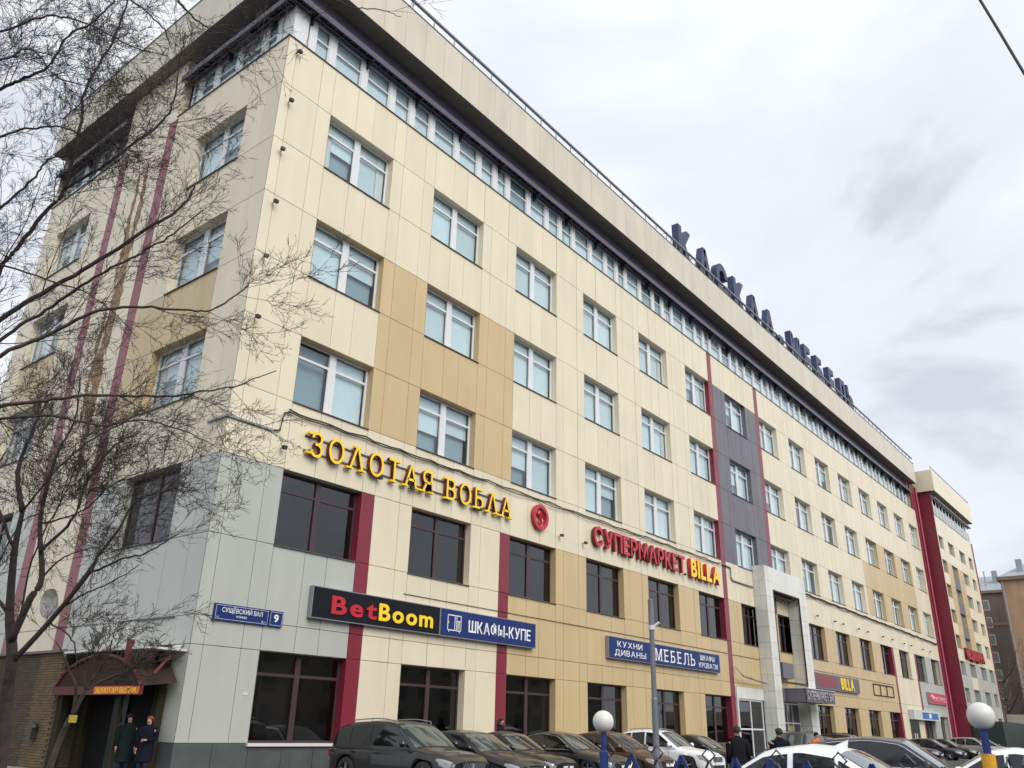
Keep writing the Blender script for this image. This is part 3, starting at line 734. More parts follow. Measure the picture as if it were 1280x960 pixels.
s6 = board('furniture_shop_board', 'long blue board reading МЕБЕЛЬ with smaller words at both ends', 21.92, 34.1, 4.76, 5.78, blue)
for c_, tx in enumerate([('КУХНИ', 22.7, 25.1, 5.33), ('ДИВАНЫ', 22.45, 25.45, 4.93), ('ШКАФЫ', 31.6, 33.4, 5.33), ('КРОВАТИ', 31.4, 33.75, 4.93)]):
    lettering(s6, tx[0], tx[1], tx[2], tx[3], tx[3]+.28, -.205, .015, [white, white], off=.0, gap=.18)
lettering(s6, 'МЕБЕЛЬ', 26.45, 30.9, 4.95, 5.58, -.205, .02, [white, white], off=.0, gap=.32, serif=True)
s7 = thing('street_name_plate', 'blue enamel street plate reading СУЩЁВСКИЙ ВАЛ on the grey corner', 'street sign', (0, 0, 0))
MB().box(.55, 2.46, -.08, -.01, 4.29, 4.76).build('plate', blue, s7)
q = MB()
for a in ((.6, 4.33, 2.42, 4.33), (2.42, 4.33, 2.42, 4.72), (2.42, 4.72, .6, 4.72), (.6, 4.72, .6, 4.33)): line(q, *a, w_=.008, y=-.083)
q.build('plate_border', white, s7)
plain_text(s7, 'СУЩЁВСКИЙ ВАЛ', .80, 4.53, .135, -.083, white, w=1.42, off=.0); plain_text(s7, 'УЛИЦА', 1.3, 4.41, .06, -.083, white, w=.38, off=0); plain_text(s7, '←5', .63, 4.36, .05, -.083, white, off=0); plain_text(s7, '7Б→', 2.2, 4.36, .05, -.083, white, off=0)
s8 = thing('house_number_plate', 'square blue plate with white number 9 on the grey corner', 'house number', (0, 0, 0))
MB().box(2.49, 2.99, -.08, -.01, 4.29, 4.76).build('plate', blue, s8)
q = MB()
for a in ((2.52, 4.33, 2.96, 4.33), (2.96, 4.33, 2.96, 4.72), (2.96, 4.72, 2.52, 4.72), (2.52, 4.72, 2.52, 4.33)): line(q, *a, w_=.008, y=-.083)
q.build('plate_border', white, s8); plain_text(s8, '9', 2.65, 4.43, .23, -.083, white, w=.17, off=.02)
s9 = board('supermarket_board', 'grey board with faded red left half and yellow BILLA', 50.1, 60.1, 4.70, 5.8, greyb)
MB().box(50.2, 54.6, -.215, -.207, 4.85, 5.65).build('faded_panel', sredb, s9)
lettering(s9, 'BILLA', 55.5, 58.6, 4.86, 5.72, -.21, .04, [yel, yel], off=.03, gap=.12)
s10 = board('red_shop_board', 'small red board with pale lettering next to the red pipe', 82.2, 89.9, 4.75, 5.8, mat('washed red', (.48, .04, .08), .5))
lettering(s10, 'ЭКСПРЕСС', 84.4, 89.2, 5.0, 5.45, -.21, .03, [mat('pinkish white', (.7, .45, .46), .5)]*2, gap=.12)
MB().tube([(83.1, -.21, 5.5), (83.3, -.23, 5.25), (83.5, -.21, 5.1)], [.2, .28, .1], 8).build('emblem', MATS['pinkish white'], s10)
s11 = thing('blue_shop_board', 'small blue board on a pale lintel over the far shop door', 'sign', (0, 0, 0))
MB().box(74.4, 84.2, -.5, -.02, 3.1, 3.95).build('board_box', mat('pale board', (.55, .56, .53), .5), s11); MB().box(77.4, 83.4, -.52, -.505, 3.22, 3.78).build('board_face', mat('bright blue', (.02, .14, .42), .4), s11)
MB().box(79.8, 80.6, -.53, -.522, 3.3, 3.7).build('emblem', white, s11)
dr = thing('shop_door', 'dark glazed far shop door under the blue board', 'door', (0, 0, 0))
MB().box(74.5, 77.6, -.02, .03, .14, 3.08).build('door_leaf', mat('dark door', (.03, .04, .035), .3), dr); MB().tube([(75.3, -.1, .7), (75.3, -.1, 1.9)], .04, 6).tube([(76.0, -.1, .7), (76.0, -.1, 1.9)], .04, 6).build('door_handle', white, dr)
q = MB()
for a in ((64.4, 4.82, 70.3, 4.82), (64.4, 5.7, 70.3, 5.7), (64.4, 4.82, 64.4, 5.7), (66.4, 4.82, 66.4, 5.7), (68.3, 4.82, 68.3, 5.7), (70.3, 4.82, 70.3, 5.7)): q.tube([(a[0], -.06, a[1]), (a[2], -.06, a[3])], .04, 4)
tag(q.build('empty_sign_frame', MATS['rusty dark steel']), 'empty rusty metal sign frame on the tan wall', 'sign frame')
q = MB(); q.tube([(36.6, -.3, 5.0), (36.7, -.5, 4.75), (37.6, -.55, 4.68), (38.5, -.45, 4.62), (39.4, -.55, 4.55), (40.4, -.4, 4.5)], [.03, .06, .08, .05, .08, .04], 6); q.tube([(36.6, -.05, 5.3), (36.62, -.3, 5.0)], .03, 5)
tag(q.build('torn_awning', mat('torn fabric', (.3, .27, .22), .9)), 'torn rolled awning remnant left of the portal', 'awning')
s12 = thing('red_annex_letters', 'small red letters on the cream wall of the far block', 'sign', (0, 0, 0))
lettering(s12, 'МЕДИЦИНА', 96.2, 106.0, 10.05, 11.1, YF-.05, .25, [redl, dred], off=.05, gap=.06)
# roof sign
rs = thing('rooftop_letters', 'big navy blue letters КАСКАД-МЕБЕЛЬ standing on the roof edge', 'sign', (0, 0, 0))
roofx = [(33.2, 'К'), (36.3, 'А'), (39.3, 'С'), (42.4, 'К'), (45.3, 'А'), (48.5, 'Δ'), (51.6, '-'), (54.4, 'М'), (57.8, 'Е'), (60.9, 'Б'), (64.3, 'Е'), (67.2, 'Л'), (69.9, 'Ь')]
for x, ch in roofx:
    me = textmesh(ch, .5, .045, [navy, navy]); xs_ = [v.co.x for v in me.vertices]; xa = min(xs_); sc1 = 2.4/.73; sx = 1.75/.62
    for v in me.vertices: c = v.co.copy(); v.co = ((c.x-xa)*sx, -c.z, c.y*sc1)
    lo = link('letter', me, rs, loc=(x-.55, .25, 32.45))
q = MB(); q.tube([(32, .5, 32.3), (72.5, .5, 32.3)], .05, 5); q.tube([(32, 1.1, 31.95), (72.5, 1.1, 31.95)], .05, 5)
for x, ch in roofx:
    q.tube([(x, .8, 34.2), (x-.3, 2.0, 31.9)], .03, 4); q.tube([(x, .5, 32.4), (x, .5, 31.85)], .04, 4); q.tube([(x-.7, .8, 34.4), (x-1.3, 1.0, 34.0), (x-1.3, 1.9, 31.9)], .02, 4)
q.build('support_frame', blackp, rs)
# ================================================================== RESTAURANT VESTIBULE (left facade)
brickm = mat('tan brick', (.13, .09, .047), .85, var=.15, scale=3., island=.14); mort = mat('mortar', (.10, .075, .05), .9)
brickd = mat('shaded brick', (.07, .055, .035), .85, var=.15, scale=3., island=.14)  # same brick in a darker tone, shade put into the colour
vs_ = thing('restaurant_vestibule', 'low brick vestibule with a dark doorway on the side of the cream block', 'porch', (0, 0, 0))
q = MB(); q.box(-.97, -.02, 5.15, 11.5, 0, 3.42); q.box(-2.6, -.02, 11.5, 16, 0, 3.42, 0); q.build('wall_core', mort, vs_)
q = MB(); q.box(-1.1, 0, 5.02, 11.6, 3.42, 3.50); q.box(-2.7, 0, 11.6, 16.1, 3.42, 3.5); q.box(-1.15, 0.0, .1, 5.0, 3.36, 3.42, 1); q.build('roof', [sillm, silllt], vs_)
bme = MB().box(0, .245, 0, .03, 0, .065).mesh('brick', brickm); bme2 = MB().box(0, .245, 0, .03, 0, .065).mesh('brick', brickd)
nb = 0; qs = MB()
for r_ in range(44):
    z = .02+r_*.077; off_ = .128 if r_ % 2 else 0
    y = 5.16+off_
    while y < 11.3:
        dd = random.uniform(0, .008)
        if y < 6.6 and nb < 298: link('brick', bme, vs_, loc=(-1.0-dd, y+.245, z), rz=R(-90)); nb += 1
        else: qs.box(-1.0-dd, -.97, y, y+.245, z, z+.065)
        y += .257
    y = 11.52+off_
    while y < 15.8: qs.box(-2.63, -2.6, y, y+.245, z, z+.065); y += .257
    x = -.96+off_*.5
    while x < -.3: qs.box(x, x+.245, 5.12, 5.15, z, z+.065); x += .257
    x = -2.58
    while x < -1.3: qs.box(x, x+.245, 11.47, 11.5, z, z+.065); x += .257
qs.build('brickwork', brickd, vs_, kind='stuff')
darkin = mat('dark doorway', (.010, .010, .010), .8, spec=.1)
q = MB(); q.box(-.25, -.04, .75, 1.0, .13, 3.3, 1); q.box(-.9, -.8, 1.55, 1.62, 0, 2.25, 1); q.box(-.3, -.1, 4.6, 5.0, .13, 3.3, 1); q.box(-.12, -.03, 1.0, 4.6, .13, 3.3, 0)
q.box(-.95, -.75, 4.85, 5.1, 0, 2.3, 1); q.build('door_surround', [darkin, mat('dark olive post', (.035, .03, .02), .85, spec=.1)], vs_)
dl = MB().box(-.2, -.14, 2.4, 3.2, .15, 2.2).build('door', mat('dark glass door', (.010, .016, .018), .35, spec=.2), vs_)
MB().tube([(-.27, 2.5, .9), (-.27, 2.5, 1.4)], .02, 6).build('handle', metal, dl)
MB().lathe([(0, .0), (.11, .0), (.11, .02), (0, .02)], n=14).build('sticker', mat('blue sticker', (.02, .1, .3), .5), dl).matrix_world = Matrix.Translation((-.21, 2.75, 1.55)) @ Matrix.Rotation(R(-90), 4, 'Y')
cp = thing('restaurant_canopy', 'arched dark red canopy with orange lettering over the restaurant door', 'canopy', (0, 0, 0))
orange = mat('orange strip', (.60, .13, .015), .5); cred = mat('canopy red', (.09, .012, .014), .6)
MB().box(-1.2, -1.1, .1, 5.1, 2.17, 2.40).build('canopy_band', cred, cp)
MB().box(-1.215, -1.203, .12, 2.55, 2.185, 2.385).build('orange_strip', orange, cp)
me_t = thing('x', 'x', 'x'); 
o_ = plain_text(None, 'ЗОЛОТАЯ ВОБЛА', 0, 0, .14, 0, yel, w=2.2, off=-.004); o_.parent = cp; o_.location = (-1.218, 2.45, 2.215); o_.rotation_euler = (0, 0, R(-90)); bpy.data.objects.remove(me_t)
q = MB(); ya, yb = .15, 5.05; n = 12
arc = [(ya+(yb-ya)*i/n, 2.40+.85*math.sin(math.pi*i/n)**.6) for i in range(n+1)]
q.grid(np.array([[(-1.12, y, z) for y, z in arc], [(-.1, y, z+.12) for y, z in arc]]))
q.add([(-1.14, y, z) for y, z in arc]+[(-1.14, y, 2.40) for y, z in arc], [(i, i+1, n+2+i, n+1+i) for i in range(n)])
q.tube([(-1.16, y, z) for y, z in arc], .05, 6, 1); q.build('arched_roof', [mat('brown fabric', (.045, .028, .022), .8, spec=.12), cred], cp)
q = MB()
for (y0, y1) in ((.9, 1.3), (-.1, .45)): q.tube([(-.1, y1, 3.35+.1), (-1.0, y0, 2.7)], .05, 4, 0)
q.box(-1.25, -1.1, 1.0, 1.16, 3.0, 3.62, 0); q.tube([(-1.1, 5.0, 3.3), (-1.15, 4.2, 3.8), (-1.2, 3.2, 4.1), (-1.2, 2.2, 4.15), (-1.2, 1.4, 3.95), (-1.2, 1.1, 3.5)], .018, 5, 1)
q.build('canopy_brackets', [cred, silllt], cp)
ds = thing('satellite_dish', 'weathered round satellite dish with a rusty rim above the brick vestibule', 'satellite dish', (-.1, 7.65, 4.9))
q = MB(); prof = [(0.001, -.45), (.2, -.435), (.4, -.39), (.5, -.35)]
q.lathe(prof, n=24); d_ = q.build('reflector', mat('weathered dish', (.34, .33, .30), .7, var=.3, scale=4.), ds, smooth=True); d_.rotation_euler = (R(10), R(-90-8), 0); d_.location = (-1.0, 0, .12)
MB().tube([(0, 0, -.2), (-.35, 0, -.1), (-.5, 0, .1)], .03, 6).build('mount', rust, ds)
cm = thing('security_camera', 'small white security camera at the end of the grey side wall', 'camera', (0, .28, 3.5))
MB().tube([(-.02, 0, 0), (-.12, .05, -.02)], .02, 6).build('bracket', metal, cm); MB().box(-.2, -.1, .0, .2, -.08, .02).build('camera_body', silllt, cm)
wl = thing('wall_lantern', 'black wall lantern on the shaded brick beside the doorway', 'lantern', (-1.02, 6.0, 1.1))
MB().box(-.18, -.02, -.1, .1, -.2, .15).build('lamp_glass', mat('lantern glass', (.03, .03, .03), .3), wl); MB().lathe([(.16, .15), (.1, .24), (.02, .32)], (-.1, 0, 0), 8).build('lantern_cap', blackp, wl)
fl_o = MB().box(-.05, 0, 1.03, 3.21, 4.33, 4.37); tag(fl_o.build('metal_flange', sillm), 'thin dark metal flange on the grey side wall above the canopy', 'flange')
# air conditioner and intercom plate on the grey panels
sp = MB().box(1.95, 2.12, -.012, -.0, 2.28, 2.36); tag(sp.build('round_sticker', silllt), 'tiny pale sticker on the grey corner panel left of the shop window', 'sticker')

# ================================================================== CARS
tyrem = mat('tyre', (.02, .02, .02), .85); rimm = mat('alloy', (.45, .45, .46), .3, metal=.8); chrome = mat('chrome', (.7, .7, .72), .15, metal=1.)
carglass = mat('car glass', (.008, .010, .011), .05, spec=.6, coat=.2); lampm = mat('headlamp lens', (.26, .27, .28), .08, spec=.8, coat=1.); taill = mat('tail lamp', (.25, .01, .01), .2, coat=1.)
trim = mat('black trim', (.018, .018, .02), .5); platem = mat('plate', (.7, .7, .68), .5); screenm = mat('windscreen', (.035, .05, .048), .04, spec=.9, coat=.7)
def paint(name, c, metal=.2): return mat(name, c, .30, metal=metal, coat=.55, var=.05, scale=2.)
def make_car(label, loc, rz, pm, kind='sedan', L=4.6, W=1.82, H=1.46, rails=False, fin=False, grille='chrome', trimline=False, group=None, lens=None):
    t = thing('parked_car', label, 'car', loc, rz, group)
    hx = L/2
    if kind == 'suv':
        xw, xr1, xr2, xb = hx-1.25, hx-2.05, -hx+.75, -hx+.12; belt = H*.60; tz = [(-hx, belt*.94), (-hx+.15, belt), (xw, belt*1.02), (xw+.2, belt*.99), (hx-.55, belt*.93), (hx-.15, belt*.84), (hx, belt*.72)]
        roof = [(xw+.05, belt-.02), (xr1, H-.07), (xr1-.5, H-.01), ((xr1+xr2)/2, H), (xr2, H-.06), (xb+.18, H-.19), (xb, belt)]
    elif kind == 'hatch':
        xw, xr1, xr2, xb = hx-1.15, hx-2.0, -hx+.85, -hx+.15; belt = H*.60; tz = [(-hx, belt*.92), (-hx+.15, belt), (xw, belt*1.0), (xw+.2, belt*.97), (hx-.5, belt*.87), (hx-.15, belt*.78), (hx, belt*.66)]
        roof = [(xw+.05, belt-.02), (xr1, H-.08), (xr1-.5, H-.01), ((xr1+xr2)/2, H), (xr2, H-.10), (xb+.2, H-.30), (xb, belt)]
    else:
        xw, xr1, xr2, xb = hx-1.35, hx-2.15, -hx+1.45, -hx+.55; belt = H*.615; tz = [(-hx, belt*.96), (-hx+.2, belt*1.04), (xb, belt*1.05), (xw, belt*1.0), (xw+.2, belt*.97), (hx-.5, belt*.86), (hx-.15, belt*.77), (hx, belt*.64)]
        roof = [(xw+.05, belt-.02), (xr1, H-.07), (xr1-.45, H-.01), ((xr1+xr2)/2, H), (xr2, H-.06), (xb+.1, belt+.05), (xb, belt)]
    tzx, tzz = zip(*sorted(tz)); rx, rzz = zip(*sorted(roof))
    fx, rrx = hx-.86, -hx+.88; wr = .345 if kind != 'suv' else .365; Ra = wr+.055
    sill = .24
    def ztop(x): return (np.interp(x, tzx, tzz)+np.interp(x-.09, tzx, tzz)+np.interp(x+.09, tzx, tzz))/3
    def hw(x):
        e = abs(x)/hx; f = 1-.03*e**2-.16*max(0, (e-.80)/.20)**2.2
        return W/2*f
    def zbot(x):
        z = sill
        for xc in (fx, rrx):
            d = abs(x-xc)
            if d < Ra: z = max(z, wr+math.sqrt(Ra*Ra-d*d)-.02)
        return z
    SPAR = np.array([0, .4, .75, .90, .975, 1., 1., 1., .985, .95])
    def ring(x, s=1):
        z1 = ztop(x); w_ = hw(x); zb = zbot(x); zh = z1
        ys = SPAR*w_; zs = [zh+.03, zh+.02, zh-.005, zh-.04, zh-.10, zh-.20, max(.50, zb+.08), max(.42, zb+.04), max(.30, zb+.015), zb]
        for k in range(1, 10):
            if zs[k] > zs[k-1]-.004: zs[k] = zs[k-1]-.004
        return [(x, s*y, z) for y, z in zip(ys, zs)]
    xs = sorted(set(list(np.linspace(-hx, hx, 46)) + [fx+Ra*math.cos(a) for a in np.linspace(0, math.pi, 13)] + [rrx+Ra*math.cos(a) for a in np.linspace(0, math.pi, 13)]))
    q = MB()
    for s in (1, -1): q.grid(np.array([ring(x, s) for x in xs]), 0, flip=(s == 1))
    for x, fl_ in ((hx, 0), (-hx, 1)):
        a = ring(x, 1); c = ring(x, -1)[::-1]; ins = [((x+(.05 if x > 0 else -.05)), y*.93, .45+(z-.45)*.90) for _, y, z in a+c]
        q.grid(np.array([a+c, ins])); q.add(ins, [tuple(range(len(ins)))])
    q.box(fx-Ra, fx+Ra, -W/2+.24, W/2-.24, .25, .75, 1); q.box(rrx-Ra, rrx+Ra, -W/2+.24, W/2-.24, .25, .75, 1); q.box(-hx+.1, hx-.1, -W/2+.1, W/2-.1, .2, .26, 1)
    q.build('body', [pm, trim], t, smooth=True)
    # cabin
    def zr(x): return (np.interp(x, rx, rzz)*2+np.interp(x-.07, rx, rzz)+np.interp(x+.07, rx, rzz))/4
    wt = .80 if kind == 'sedan' else .84
    def yw(x, z):
        f = np.clip((z-belt)/(H-belt), 0, 1); return hw(x)*.955*(1-(1-wt)*f**1.25)
    def cring(x, s=1):
        zt_ = zr(x); pts = []
        for f in np.linspace(0, 1, 6):
            z = (belt-.06)+(zt_-.09-(belt-.06))*f; z = max(z, belt-.06); pts.append((x, s*yw(x, z), z))
        yt = yw(x, zt_-.05)
        for fy, dz in ((.97, -.05), (.90, -.02), (.75, 0), (.45, .022), (0, .03)): pts.append((x, s*yt*fy, max(zt_+dz, belt-.06)))
        return pts
    cx_ = np.linspace(xb, xw+.05, 40); q = MB()
    for s in (1, -1): q.grid(np.array([cring(x, s) for x in cx_]), 0, flip=(s == -1))
    q.build('roof_and_pillars', pm, t, smooth=True)
    def top(x, fy):
        zt_ = zr(x); yt = yw(x, zt_-.05); return yt*fy, zt_+np.interp(abs(fy), [0, .45, .75, .9, .97], [.03, .022, 0, -.02, -.05])
    def screen(xa, xc, name, side):
        q = MB(); P_ = []
        for x in np.linspace(xa, xc, 10):
            row = []
            for fy in np.linspace(-.88, .88, 11): y, z = top(x, fy); row.append((x+side*.006, y, z+.010))
            P_.append(row)
        q.grid(np.array(P_), flip=True); q.build(name, screenm, t, smooth=True)
    screen(xr1+.02, xw-.02, 'windscreen', 1)
    screen(xb+.06, (xr2-.03) if kind == 'sedan' else xb+.30, 'rear_window', -1)
    # side windows
    B = (xr1+xr2)/2+.12; segs = [(B+.04, xw-.22), ((xr2+.02) if kind == 'sedan' else xr2+.25, B-.04)]
    if kind != 'sedan': segs.append((xb+.30, xr2+.19))
    else: segs.append((xb+.55, xr2-.03))
    for s in (1, -1):
        for xa, xc in segs:
            if xc-xa < .12: continue
            q = MB(); P_ = []
            for x in np.linspace(xa, xc, 9):
                zlo = belt+.035; zhi = max(zlo+.012, zr(x)-.085); P_.append([(x, s*(yw(x, z)+.007), z) for z in np.linspace(zlo, zhi, 6)])
            q.grid(np.array(P_), flip=(s == 1)); q.build('side_window', carglass, t, smooth=True)
        if trimline:
            q = MB(); xl = np.linspace(xb+.45, xw-.25, 16); q.tube([(x, s*(yw(x, zr(x)-.08)+.012), max(zr(x)-.07, belt+.03)) for x in xl], .011, 4); q.tube([(x, s*(yw(x, belt+.02)+.012), belt+.02) for x in xl], .009, 4); q.build('window_trim', chrome, t)
        # mirror
        q = MB(); m0 = np.array([xw-.28, s*(hw(xw-.3)*.93), belt+.06]); q.tube([m0, m0+np.array([-.02, s*.10, .02])], .025, 5, 1)
        q.lathe([(.001, -.06), (.05, -.055), (.085, -.02), (.09, .02), (.07, .06), (.001, .07)], tuple(m0+np.array([0, s*.17, .05])), 10, 0, axis='y'); o = q.build('mirror', [pm, trim], t, smooth=True)
        # lamps follow the shell
        q = MB(); P_ = []
        for x in np.linspace(hx-.40, hx-.02, 8):
            r_ = ring(x, s); k0 = np.interp(x, [hx-.4, hx-.02], [4.1, 3.0]); row = []
            for k in np.linspace(k0, 5.3 if x > hx-.3 else 4.7, 6):
                i0 = int(k); f = k-i0; a = np.array(r_[i0])*(1-f)+np.array(r_[min(i0+1, 9)])*f; a[0] += .012*(x > hx-.1); a[1] += s*.008; a[2] += .008; row.append(a)
            P_.append(row)
        q.grid(np.array(P_), flip=(s == 1)); q.build('headlight', lampm if lens is None else lens, t, smooth=False)
        q = MB(); q.box(-hx-.055, -hx+.12, min(s*W*.30, s*(hw(-hx)+.012)), max(s*W*.30, s*(hw(-hx)+.012)), belt*.70, belt*.90); q.build('tail_light', taill, t)
        for hx_ in (B+.22, B-.75):
            q = MB(); y = s*(hw(hx_)+.0); q.box(hx_, hx_+.17, min(y, y+s*.025), max(y, y+s*.025), belt-.16, belt-.125); q.build('door_handle', chrome if trimline else pm, t)
        for xd in (B, xw-.42, xr2-.1 if kind != 'sedan' else xr2+.05):
            pass
        # door seams
        q = MB()
        for xd in (B, xw-.35, max(rrx+Ra+.02, xr2-.2)):
            r_ = ring(xd, s); q.tube([(p_[0], p_[1]+s*.002, p_[2]) for p_ in r_[4:9]], .006, 3)
        q.build('door_seam', trim, t)
        if rails:
            xl = np.linspace(xr2+.1, xr1-.1, 8); q = MB(); q.tube([(x, s*yw(x, H-.1)*.86, zr(x)+.055) for x in xl], .017, 5)
            for x in (xl[0], xl[3], xl[-1]): q.tube([(x, s*yw(x, H-.1)*.86, zr(x)-.02), (x, s*yw(x, H-.1)*.86, zr(x)+.05)], .018, 4)
            q.build('roof_rail', blackp if rails == 'black' else metal, t)
    # nose
    zt_ = ztop(hx); q = MB(); gw = W*.26
    q.box(hx+.04, hx+.068, -gw*.82, gw*.82, zt_-.20, zt_-.03, 0); q.box(hx+.04, hx+.075, -W*.3, W*.3, .28, .40, 0)
    if grille == 'chrome':
        for i in range(4): q.box(hx+.05, hx+.078, -gw*.80+.03*i, gw*.80-.03*i, zt_-.05-.045*i, zt_-.035-.045*i, 1)
        q.tube([(hx+.07, -gw*.84, zt_-.03), (hx+.08, -gw*.5, zt_-.21), (hx+.08, gw*.5, zt_-.21), (hx+.07, gw*.84, zt_-.03)], .016, 5, 1)
    elif grille == 'mesh':
        for i in range(9):
            q.tube([(hx+.072, -gw*.8+i*.1, zt_-.19), (hx+.072, -gw*.8+i*.1+.12, zt_-.04)], .0035, 4, 1)
            q.tube([(hx+.072, -gw*.8+i*.1+.1, zt_-.19), (hx+.072, -gw*.8+i*.1, zt_-.04)], .0035, 4, 1)
    q.lathe([(.001, .0), (.06, .0), (.06, .02), (.001, .02)], (0, 0, 0), 12, 1, axis='y'); 
    for i in range(len(q.v)-4*13, len(q.v)):
        a, b_, c = q.v[i]; q.v[i] = (hx+.065+b_, a, c+zt_-.11)
    q.build('grille', [trim, metal if grille == 'mesh' else chrome], t)
    MB().box(hx+.068, hx+.082, -.26, .26, .40, .51).build('licence_plate', platem, t)
    MB().box(-hx-.07, -hx-.055, -.26, .26, .62, .73).build('licence_plate', platem, t)
    if fin: MB().add([(xr2+.05, -.02, H-.03), (xr2+.28, -.02, H-.02), (xr2+.05, .02, H-.03), (xr2+.28, .02, H-.02), (xr2+.02, 0, H+.09)], [(0, 1, 4), (2, 4, 3), (0, 4, 2), (1, 3, 4), (0, 2, 3, 1)]).build('antenna_fin', pm, t)
    for xc in (fx, rrx):
        for s in (1, -1):
            q = MB(); yo = s*(W/2-.13)
            q.lathe([(wr*.62, -.11), (wr*.93, -.11), (wr, -.07), (wr, .07), (wr*.93, .11), (wr*.62, .11), (wr*.62, -.11)], (0, 0, 0), 28, 0, axis='y')
            o = q.build('wheel', tyrem, t, smooth=True); o.location = (xc, yo, wr)
            q = MB(); q.lathe([(wr*.63, s*.10), (wr*.57, s*.105), (wr*.56, s*.05), (.001, s*.03)], (0, 0, 0), 24, 1, axis='y')
            for k in range(5):
                a = k*2*math.pi/5+.3; q.tube([(.03*math.cos(a), s*.085, .03*math.sin(a)), (wr*.59*math.cos(a), s*.095, wr*.59*math.sin(a))], [.035, .022], 5, 0)
            q.build('rim', [rimm, trim], o)
    return t
M90 = R(-90)
blk = paint('black paint', (.012, .012, .014)); blk2 = paint('graphite paint', (.011, .011, .012)); whp = paint('white paint', (.84, .85, .87), 0); brn = paint('bronze paint', (.115, .062, .036), .5)
dgr = paint('dark green paint', (.018, .022, .018)); dbl = paint('dark blue paint', (.016, .016, .028)); slv = paint('silver paint', (.34, .35, .36), .5); dkr = paint('maroon paint', (.05, .01, .012))
make_car('dark graphite suv with mesh grille, parked nearest the building corner', (4.45, -4.45, 0), M90, blk2, 'suv', 4.7, 1.90, 1.68, rails=True, grille='mesh')
make_car('black sedan with bright chrome grille parked next to the graphite suv', (7.2, -4.4, 0), M90, blk, 'sedan', 4.85, 1.83, 1.46)
make_car('black compact car with round pale headlamp peeking behind the chrome-grille sedan', (9.9, -3.9, 0), M90, blk2, 'sedan', 4.3, 1.72, 1.45, grille='none')
make_car('dark green-black sedan with chrome window trim, left of the bronze car', (12.6, -4.1, 0), M90, dgr, 'sedan', 4.8, 1.85, 1.47, trimline=True)
make_car('bronze brown hatchback parked behind the slim grey pole', (15.7, -4.3, 0), M90, brn, 'hatch', 4.3, 1.78, 1.52)
make_car('white crossover with roof rails and black grille', (19.3, -4.5, 0), M90, whp, 'suv', 4.3, 1.78, 1.62, rails=True, grille='mesh')
make_car('low black sedan just right of the white crossover', (23.0, -4.1, 0), M90, blk, 'sedan', 4.6, 1.8, 1.46)
make_car('dark grey estate car standing side-on in front of the portal', (31.6, -5.2, 0), R(180), blk2, 'suv', 4.8, 1.85, 1.68, rails='black')
make_car('white sedan with a shark-fin aerial, nearest the blue fence', (-.55, -17.3, 0), R(92), whp, 'sedan', 4.6, 1.82, 1.45, fin=True)
make_car('dark blue-black crossover facing right beyond the white sedan', (8.6, -16.4, 0), R(-86), dbl, 'suv', 4.4, 1.82, 1.56, trimline=True)
pw_ = at(1243, 935, 17.0)
make_car('white coupe-like car behind the post with a yellow sticker', (float(pw_[0]), float(pw_[1]), 0), R(96), whp, 'sedan', 4.5, 1.82, 1.43)
far = [(38.5, blk, 'sedan', 'black sedan in the far row under the grey supermarket board', 0), (43.5, blk2, 'suv', 'dark suv with roof rails under the faded supermarket board', 1), (49.5, dkr, 'sedan', 'maroon sedan in the far part of the parked row', 0),
       (55.5, blk, 'sedan', 'black sedan fifth from the far end of the row', 0), (62.0, dbl, 'hatch', 'dark blue hatchback below the empty sign frame', 0), (69, blk2, 'sedan', 'graphite sedan in front of the far red strip', 0), (77, slv, 'suv', 'silver suv outside the far shop door', 0), (86, slv, 'sedan', 'silver sedan at the foot of the red wall', 0)]
for x, pm, kd, lb, rl in far: make_car(lb, (x, -4.4+random.uniform(-.4, .4), 0), M90+random.uniform(-.04, .04), pm, kd, 4.5, 1.8, 1.5 if kd != 'suv' else 1.66, rails='black' if rl else False)
make_car('silver hatchback parked far off beside the low cream canopy', (76, -17, 0), R(-60), slv, 'hatch', 4.2, 1.75, 1.5)

